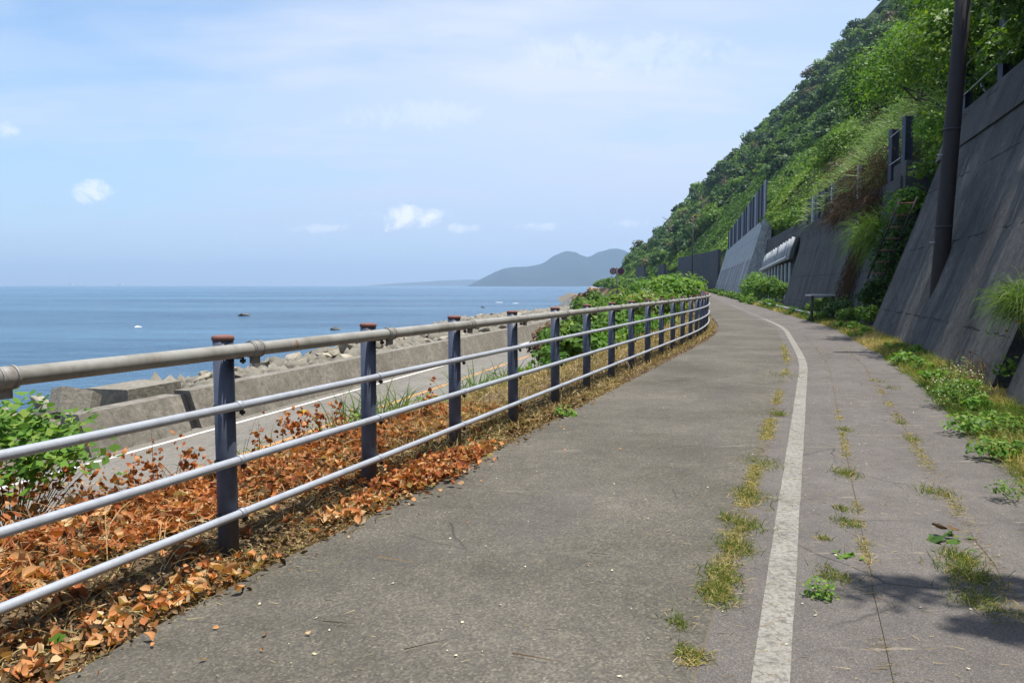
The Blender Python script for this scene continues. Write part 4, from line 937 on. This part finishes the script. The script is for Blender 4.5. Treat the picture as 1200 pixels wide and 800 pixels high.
# grasses behind the railing
def tuft(name, px, y, h, n, lab, mat='grass_bright', spread=.5, w=.006, droop=.9, dz=0, rad=.1, parent=None, cat='grass clump', group='green grass clumps behind the railing', x=None):
    x = (px - 600) / 950 * y if x is None else x; B = rng.normal(scale=(rad, rad, .01), size=(n, 3)); D = rng.normal(scale=spread, size=(n, 3)); D[:, 2] = 1
    return plant(name, (x, y, ground_z(x, y) + dz - .02), lab, [('blades', mat, blades(B, D, rng.uniform(.45, 1.05, n) * h, w * (1 + y / 20), droop, 4))], cat, group)
tuft('grass_clump', 405, 8.2, .62, 90, 'tall arching grass clump between the first and second posts')
tuft('grass_clump', 455, 8.6, .66, 120, 'tall arching grass clump just right of the second post', rad=.16)
tuft('grass_clump', 300, 7.2, .42, 45, 'sparse grass clump beside the first post over the road', rad=.1)
tuft('grass_clump', 470, 11.5, .75, 80, 'slender grass clump standing before the sea wall, right of the second post', mat='pampas')
tuft('grass_clump', 560, 12, .7, 110, 'grass clump between the third and fourth posts', rad=.2, mat='pampas')
tuft('grass_clump', 605, 14.5, .7, 80, 'thin grass clump showing beside the fourth post', rad=.2)
tuft('grass_clump', 378, 9.5, .5, 60, 'bluish grass clump left of the second post', mat='pampas', rad=.15)
x = (430 - 600) / 950 * 8.0
plant('leafy_weed', (x, 8.0, ground_z(x, 8.0)), 'low bright broad leaved weed at the foot of the tall grass by the second post', [('foliage', 'leaf_bright', bigleaf(160, .26, .22, .035)), ('stems', 'leaf_mid', stems(12, .2, .2))])
x = (508 - 600) / 950 * 9.6
plant('leafy_weed', (x, 9.6, ground_z(x, 9.6) - .02), 'dense low green weed right of the second post', [('foliage', 'leaf_bright', bigleaf(220, .34, .22, .035)), ('stems', 'leaf_mid', stems(12, .2, .2))])
x = (590 - 600) / 950 * 13.2
plant('leafy_weed', (x, 13.2, ground_z(x, 13.2) - .02), 'broad low green weed patch by the lower road between third and fourth posts', [('foliage', 'leaf_mid', bigleaf(320, .5, .22, .045)), ('stems', 'leaf_mid', stems(12, .3, .2))])
x = (352 - 600) / 950 * 9.0
yf = [leaves(rng.normal(scale=(.02, .02, .015), size=(8, 3)) + [a, 0, b], .022, rng.normal(scale=.5, size=(8, 3)) + [0, -1, .3]) for a, b in ((.0, .62), (1.1, .18), (.55, .3))]
plant('yellow_flower', (x, 9.0, ground_z(x, 9.0)), 'few small yellow flowers on thin stems beyond the railing', [('flower_head', 'yellow_flower', merge(yf)), ('stems', 'pampas', merge([blades(np.array([[a, 0, 0.]]), np.array([[0, 0, 1.]]), b, .004, .05, 4) for a, b in ((.0, .62), (1.1, .18), (.55, .3))]))], 'flower')
# plants on the path
def on_path(px, py): y = 950 * CAM_H / (py - 334); return ((px - 600) / 950 * y, y, .0)
loc = on_path(662, 487); plant('leafy_weed', loc, 'bright leafy weed on the asphalt edge at the fourth railing post', [('foliage', 'leaf_bright', bigleaf(60, .15, .13, .042, 1.2)), ('stems', 'leaf_mid', stems(10, .1, .1))])
loc = on_path(66, 765); plant('leafy_weed', loc, 'small weed with broad green leaves in the bottom left corner', [('foliage', 'leaf_bright', bigleaf(9, .065, .05, .035, 1.2)), ('stems', 'leaf_mid', stems(5, .04, .05))])
loc = on_path(970, 706); plant('leafy_weed', loc, 'round leaved weed just right of the white line, nearest the camera', [('foliage', 'leaf_bright', bigleaf(130, .085, .10, .013)), ('stems', 'verge', stems(26, .07, .09, .0015))])
loc = on_path(1000, 657); plant('leafy_weed', loc, 'flat weed with few pointed leaves right of the white line', [('foliage', 'leaf_bright', bigleaf(10, .10, .035, .035, 1.5)), ('stems', 'verge', stems(14, .06, .05, .0015))])
loc = on_path(1128, 640); plant('leafy_weed', loc, 'flat rosette of long leaves on the right seam, with a brown leaf on it', [('foliage', 'leaf_mid', bigleaf(13, .17, .045, .055, 1.5)), ('dead_leaf', 'brown_leaf', curled(np.array([[.03, .05, .05], [-.02, .12, .04]]), np.array([.05, .04]), np.array([[0, 0, 1.], [.2, 0, 1]])))])
def seam_tuft(px, py, n, h, lab, rad=.05, dry=.28):
    loc = on_path(px, py); B = rng.normal(scale=(rad * .6, rad, .002), size=(n, 3)); D = rng.normal(scale=.7, size=(n, 3)); D[:, 2] = np.abs(D[:, 2]) * .5 + .6
    rn = np.where(rng.random(n) < dry, rng.uniform(.6, 1, n), rng.uniform(0, .5, n))
    return plant('crack_weed', loc, lab, [('blades', 'verge', blades(B, D, rng.uniform(.4, 1, n) * h, .0022, .9, 3, rn))], 'weed', 'grass tufts growing in the seams of the path')
for px, py, n, h, lab, rad in ((809, 776, 130, .05, 'small green tuft on the asphalt, lowest in the photo', .035), (800, 740, 120, .05, 'spreading green tuft just above the lowest one', .045), (846, 705, 330, .08, 'thick tuft of the left seam with straw around it', .075), (852, 683, 330, .075, 'thick green and yellow tuft of the left seam', .075), (868, 648, 260, .09, 'leafy tuft with dry stalks on the left seam', .07), (856, 612, 90, .08, 'dark small tuft left of the left seam', .03), (878, 620, 300, .08, 'dense yellowish tuft midway along the left seam', .08), (886, 585, 300, .07, 'long yellowish tuft on the left seam beside the line', .11), (897, 545, 260, .07, 'brownish far tuft on the left seam', .14), (915, 487, 130, .12, 'green upright tuft at the far end of the left seam', .06), (921, 440, 160, .1, 'thin far grass line beside the white line', .25),
    (996, 558, 170, .1, 'tall dry tuft right of the white line', .07), (994, 505, 110, .07, 'small far tuft right of the white line', .06), (993, 600, 110, .05, 'small green tuft above the dry mat right of the line', .04), (1000, 617, 220, .05, 'flat dry tuft mat right of the line', .06), (972, 636, 80, .045, 'small tuft touching the right of the white line', .03), (985, 682, 200, .06, 'dry tuft behind the round leaved weed', .06),
    (1102, 580, 160, .08, 'green tuft along the right seam, upper', .09), (1075, 517, 100, .07, 'flat tuft at the top of the right seam', .07), (1060, 497, 60, .06, 'tiny green tuft on the far right seam', .06), (1145, 680, 420, .09, 'large tuft of the right seam in the shade', .09), (1136, 660, 300, .08, 'tuft right below the leaf rosette', .07), (1165, 715, 320, .07, 'dry tuft of the right seam near the bottom edge', .09), (1045, 455, 70, .08, 'tiny far tuft near the verge', .1), (1030, 447, 60, .08, 'farthest tiny tuft near the verge', .08)): seam_tuft(px, py, n, h, lab, rad)
# thin straw along the seams and across the strip
q = []
for off, n, w in ((-.39, 2600, .05), (.315, 900, .04), (.935, 1500, .04), (-.3, 500, .25), (.6, 500, .4), (-1.4, 500, 1.0)):
    yy = 2.4 + 16 * rng.random(n) ** 1.6; msk = fbm(yy, yy * 0, .7, 3, off * 10) > .44; yy = yy[msk] if abs(off) < 1 and w < .1 else yy; m = len(yy)
    x = gr(yy) + off + rng.normal(scale=w, size=m); B = np.stack([x, yy, np.full(m, .006)], 1); D = rng.normal(size=(m, 3)) * [1, .6, .05]; D[:, 2] = np.abs(D[:, 2]) + .02
    q.append(blades(B, D, rng.uniform(.015, .07, m), .0013, .08, 2))
veg('straw_bits', q, 'dry_grass', label='thin straw scraps lying in the seams of the path', kind='stuff')
q = []
for a, b, L_ in ((440, 660, .25), (372, 740, .16), (560, 640, .12), (690, 655, .15), (470, 775, .22), (600, 780, .2)):
    p = np.array(on_path(a, b)) + [0, 0, .012]; q.append(blades(np.array([p]), np.array([[1, rng.uniform(-.5, .8), .02]]), L_, .003, .02, 6))
veg('twigs', q, 'brown_leaf', label='few thin brown twigs scattered on the asphalt', kind='stuff')
n = 200; yy = 2.6 + 14 * rng.random(n) ** 1.5; x = g(yy) - 2.4 + 3.9 * rng.random(n); P = np.stack([x, yy, np.full(n, .008)], 1)
veg('grit', leaves(P, rng.uniform(.003, .011, n), np.array([0, 0, 1.]) + rng.normal(scale=.2, size=(n, 3)), rnd=rng.random(n)), 'flower', label='tiny pale chips of shell and grit on the path', kind='stuff')
q = []
for off, n, w, y0, y1, hh in ((-.40, 5200, .035, 2.9, 9.5, .06), (-.40, 1500, .03, 9.5, 20, .09), (.316, 1300, .02, 4, 9, .05), (.936, 1800, .03, 3.0, 12, .055)):
    yy = y0 + (y1 - y0) * rng.random(n) ** 1.2; msk = fbm(yy, yy * 0, .55, 3, 3 + off * 7) > .49; yy = yy[msk]; m = len(yy)
    x = gr(yy) + off + rng.normal(scale=w, size=m); B = np.stack([x, yy, np.zeros(m)], 1); D = rng.normal(scale=.8, size=(m, 3)); D[:, 2] = np.abs(D[:, 2]) * .4 + .3
    q.append(blades(B, D, rng.uniform(.3, 1, m) * hh, .0018 * (1 + yy / 14), 1.0, 3, np.clip(rng.normal(.72, .25, m), 0, 1)))
veg('seam_grass', q, 'verge', label='thin straw and grass filling the long seams of the path', kind='stuff')
# right verge
n = 60000; yy = 3.5 + 60 * rng.random(n) ** 1.8; oo_ = 1.5 + .85 * rng.random(n) ** .9 + .12 * (fbm(yy, yy * 0, 1.1, 3, 1) - .5) * 2
x = gr(yy) + oo_; B = np.stack([x, yy, gzv(x, yy)], 1); D = rng.normal(scale=.75, size=(n, 3)); D[:, 2] = 1
patch = fbm(yy, oo_, 1.6, 3, 12); rn = np.clip(patch * 2.2 - .6 + rng.normal(scale=.22, size=n), 0, 1)
veg('verge_grass', blades(B, D, rng.uniform(.05, .17, n) * (1 + yy / 60), .0028 * (1 + yy / 15), .9, 3, rn), 'verge', label='green and straw coloured grass verge at the foot of the walls', kind='stuff')
parts = []
for i in range(55):
    y = 4.5 + 45 * rng.random() ** 1.6; o_ = rng.uniform(1.65, 2.2); x_ = float(gr(y)) + o_; R0 = rng.uniform(.08, .2) * (1 + y / 50)
    P, N, t_ = crown_pts((x_, y, R0 * .5), (R0, R0, R0 * .6), 6, 16); parts.append(leaves(P, rng.uniform(.015, .035, len(P)) * (1 + y / 18), N, rnd=np.clip(t_, 0, 1)))
veg('verge_weeds', parts, 'leaf_bright', label='low leafy weeds scattered through the verge', kind='stuff')
def vplant(px, py, lab, rad, h, n, s, mat='leaf_bright', name='verge_plant', extra=None):
    loc = on_path(px, py); sp = [('foliage', mat, bigleaf(n, rad, h, s)), ('stems', 'leaf_mid', stems(14, rad * .6, h * .9))]
    if extra: sp.append(extra)
    return plant(name, (loc[0], loc[1], .05), lab, sp, 'plant', 'leafy plants along the right verge')
vplant(1170, 540, 'bright leafy plant patch at the verge edge near the right frame', .20, .16, 170, .028)
vplant(1140, 510, 'mid green leafy verge plant in front of the flowering one', .26, .18, 200, .03)
vplant(1190, 590, 'straw and green clump lowest along the verge at the right edge', .14, .1, 150, .014, 'leaf_mid')
vplant(1185, 512, 'green plants against the foot of the nearest wall', .2, .2, 150, .028)
fl = leaves(unit(rng.normal(size=(90, 3))) * [.30, .30, .26] * rng.uniform(.8, 1.05, (90, 1)) + [0, 0, .22], .012, rng.normal(scale=.4, size=(90, 3)) + [0, -.4, 1])
vplant(1125, 478, 'shrub with small cream flowers at the wall foot below the gap', .36, .55, 520, .022, 'leaf_mid', 'flowering_shrub', ('flowers', 'flower', fl))
vplant(1062, 428, 'bright rosette plant at the foot of the sloping wall', .28, .25, 80, .07)
# brown dried mass below the gap
n = 900; loc = face_pt(10.8, .3, out=.1)
plant('dried_shrub', (loc.x, loc.y, .05), 'greyish dried twiggy shrub against the wall left of the gap', [('twigs', 'brown_leaf', blades(rng.normal(scale=(.14, .35, .1), size=(500, 3)) + [0, 0, .12], rng.normal(size=(500, 3)) + [0, 0, .8], .25, .003, .4, 4))], 'shrub')
# grass clump growing out of the gap
loc = face_pt(9.75, 1.15, out=.12)
n = 620; B = rng.normal(scale=(.09, .12, .08), size=(n, 3)); D = rng.normal(scale=.75, size=(n, 3)) + [-1.1, -.2, 1.0]
r = plant('wall_grass', loc, 'bushy bright grass clump hanging out of the wall gap', [('blades', 'grass_bright', blades(B, D, rng.uniform(.3, .78, n), .0045, 1.6, 5, rng.uniform(0, .72, n))), ('dead_roots', 'orange_leaf', curled(rng.normal(scale=(.1, .12, .1), size=(120, 3)) + [.12, -.12, -.1], rng.uniform(.02, .04, 120), rng.normal(size=(120, 3))))], 'grass clump')
loc = face_pt(9.6, .35, out=.0); plant('gap_fern', loc, 'small dark green fern low inside the wall gap', [('foliage', 'leaf_mid', bigleaf(90, .2, .25, .04, .5))])
loc = face_pt(8.2, 2.1, out=.03); plant('wall_weed', loc, 'thin yellow green weed growing from the nearest wall face', [('blades', 'grass_bright', blades(rng.normal(scale=.03, size=(40, 3)), rng.normal(scale=.6, size=(40, 3)) + [-.8, 0, .5], .28, .006, 1.1, 4))])
# back of the gap
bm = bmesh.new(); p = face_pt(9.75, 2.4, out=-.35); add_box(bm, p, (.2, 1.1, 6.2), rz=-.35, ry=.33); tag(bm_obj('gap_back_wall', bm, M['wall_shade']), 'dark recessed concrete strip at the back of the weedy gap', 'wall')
# vegetation in the big gap with rungs, hanging vines and shaded bushes
def gap_shrub(y, off, h, R0, mat, lab, leaf=.06, nb=20, nper=90, name='gap_shrub'):
    x = float(gr(y)) + off; P, N, t_ = crown_pts((0, 0, 0), R0, nb, nper); sp = [('foliage', mat, leaves(P, rng.uniform(.7, 1.3, len(P)) * leaf, N, rnd=np.clip(t_, 0, 1)))]
    bm_ = None; return plant(name, (x, y, h), lab, sp, 'shrub')
gap_shrub(25.2, 3.7, 3.9, (.7, .9, .6), 'leaf_bright', 'sunlit leafy shrub over the top of the rungs')
gap_shrub(24.9, 4.5, 5.0, (.8, .9, .9), 'leaf_mid', 'green shrub above the wall end beside the parapet')
gap_shrub(25.0, 4.9, 6.3, (1.1, 1.3, 1.2), 'leaf_bright', 'tall bright shrub between grass clump and wall parapet')
gap_shrub(26.0, 2.9, .9, (.6, .7, .7), 'leaf_dark', 'dark shrub at the bottom of the rung gap')
gap_shrub(24.6, 2.4, .5, (.45, .4, .35), 'leaf_mid', 'small green shrub at the left foot of the sloping wall end', .045)
gap_shrub(25.4, 3.6, 1.9, (1.0, .5, 1.9), 'leaf_dark', 'dark foliage filling the gap behind the rungs', .07, 40, 110)
n = 700; loc = face_pt(27.2, 2.9, 2.35, .26, .1); B = rng.normal(scale=(.2, .5, .2), size=(n, 3)); D = rng.normal(scale=.5, size=(n, 3)) + [-.5, -.1, .7]
plant('hanging_grass', loc, 'dark green grass hanging down the shaded wall left of the rungs', [('blades', 'leaf_mid', blades(B, D, rng.uniform(.9, 1.9, n), .012, 1.9, 5))], 'grass clump')
for y_, o_, h_ in ((83, 6.2, 7.6), (76, 6.3, 7.3), (69, 6.2, 6.8), (62, 6.1, 6.4), (86.5, 5.8, 8.2)): gap_shrub(y_, o_, h_, (1.0, 2.6, 1.0), 'leaf_mid', {83: 'green bush over the recessed wall beside the pale wall end', 76: 'second bush from the pale wall on the recessed wall top', 69: 'middle bush on the recessed wall top above the ribbed barrier', 62: 'bush on the recessed wall top nearest the low slatted fence', 86.5: 'bush touching the top corner of the pale grey wall'}[y_], .13, 18, 80, 'wall_top_bush')
# dead brown vines draped over the shaded wall
n = 5200; yy = 29.0 + 10 * rng.random(n); hh = rng.uniform(4.2, 6.4, n); P = np.array([face_pt(a, b, 2.35, .24, rng.uniform(-.9, .55)) for a, b in zip(yy, hh)])
D = rng.normal(size=(n, 3)) + [-.4, 0, -.3]
q1 = blades(P, D, rng.uniform(.3, 1.0, n), .010, 1.3, 4, rng.uniform(0, .4, n))
n = 1300; yy = 29 + 2.2 * rng.random(n); hh = rng.uniform(1.0, 5, n); yy = yy + (5 - hh) * .15; P = np.array([face_pt(a, b, 2.35, .26, rng.uniform(.0, .35)) for a, b in zip(yy, hh)])
q2 = blades(P, rng.normal(scale=.4, size=(n, 3)) + [0, 0, -1], rng.uniform(.3, .9, n), .012, .5, 4, rng.uniform(0, .3, n))
tag(link('dead_vines', np_mesh('dead_vines', *merge([q1, q2])), M['brown_leaf']), 'tangle of dead brown vines hanging over the shaded wall', 'vines')
# pampas like grass slope above it
parts = []
for i in range(130):
    y = rng.uniform(30, 58); L_ = rng.uniform(-.2, 5.5) * (y / 50); x_ = float(right_x(y, L_)); B = rng.normal(scale=(.22, .22, .05), size=(60, 3)) + [x_, y, float(hill(y, L_)) + .3]
    D = rng.normal(scale=.5, size=(60, 3)) + [-.45, -.1, 1]; parts.append(blades(B, D, rng.uniform(1.0, 2.3, 60), .017, 1.3, 4))
veg('silver_grass', parts, 'pampas', label='pale green silver grass massed on the wall top above the dead vines', kind='stuff')
# bushes along the foot of the far walls
for y, off, h, R0, mat, lab in ((31.8, 1.9, .55, (.55, .8, .45), 'leaf_mid', 'shaded bush under the pale board'), (30, 2.25, .5, (.5, 1.2, .5), 'leaf_dark', 'dark low bush right of the pale board'), (60, 2.8, .9, (.7, 3.0, .9), 'leaf_mid', 'green bush under the near end of the ribbed barrier'), (69, 2.6, 1.1, (.8, 4.0, 1.1), 'leaf_bright', 'bright green bush below the ribbed barrier'), (27.8, 2.3, .3, (.4, .8, .35), 'leaf_mid', 'small shaded bush at the foot of the dark wall')):
    gap_shrub(y, off, h, R0, mat, lab, .05 if y < 40 else .12, 20, 90, 'wall_foot_bush')
parts = []
for i in range(90):
    y = 50 + 130 * rng.random(); x_ = float(gr(y)) + rng.uniform(1.5, 2.4); R0 = rng.uniform(.3, .7); P, N, t_ = crown_pts((x_, y, R0 * .3), (R0, R0 * 1.6, R0 * .8), 6, 16); parts.append(leaves(P, np.full(len(P), y * .0018), N, rnd=np.clip(t_, 0, 1)))
veg('far_verge_scrub', parts, 'leaf_mid', label='low scrub along the foot of the far pale and dark walls', kind='stuff')
# foliage spilling over near wall parapet at the top right
parts = []
for i in range(190):
    y = rng.uniform(6, 24); L_ = rng.uniform(-.1, 3.2); x_ = float(right_x(y, L_)); R0 = rng.uniform(.4, .8); P, N, t_ = crown_pts((x_, y, float(hill(y, L_)) + R0), (R0, R0, R0), 9, 55); parts.append(leaves(P, rng.uniform(.05, .09, len(P)), N, rnd=np.clip(t_, 0, 1)))
veg('wall_top_scrub', parts, 'leaf_mid', label='leafy scrub crowding behind the posts on the near wall top', kind='stuff')

# unseen tree added on the wall top, limbs shaped to shade the path
r = empty('unseen_shade_tree', (6.45, 3.4, 5.9)); tag(r, 'unseen tree added on the near wall top so its limbs shade the path at the lower right', 'tree')
bm = bmesh.new(); add_tube(bm, [(.6, 0, -.3), (.4, 0, .8), (0, .05, 1.8)], [.16, .12, .08], 8)
add_tube(bm, [(.4, 0, .8), (-1.2, .2, .9), (-3.0, .35, .4)], [.09, .06, .02], 6); add_tube(bm, [(.4, 0, .7), (-1.1, -.1, .7), (-2.9, -.1, .2)], [.09, .06, .02], 6)
bm_obj('trunk', bm, M['bark'], r); parts = []
for c_, rd in (((-2.7, .33, .35), (.75, .13, .22)), ((-1.7, .24, .7), (.8, .2, .3)), ((-2.6, -.1, .25), (.7, .11, .2)), ((-1.5, -.1, .6), (.8, .2, .3)), ((-1.2, 1.1, .5), (.7, .3, .3)), ((0, 0, 1.6), (1.3, 1.0, .8))):
    P, N, t_ = crown_pts(c_, rd, 16, 60, .45); parts.append(leaves(P, rng.uniform(.025, .045, len(P)), N, rnd=np.clip(t_, 0, 1)))
link('crown', np_mesh('crown', *merge(parts)), M['leaf_mid'], r)
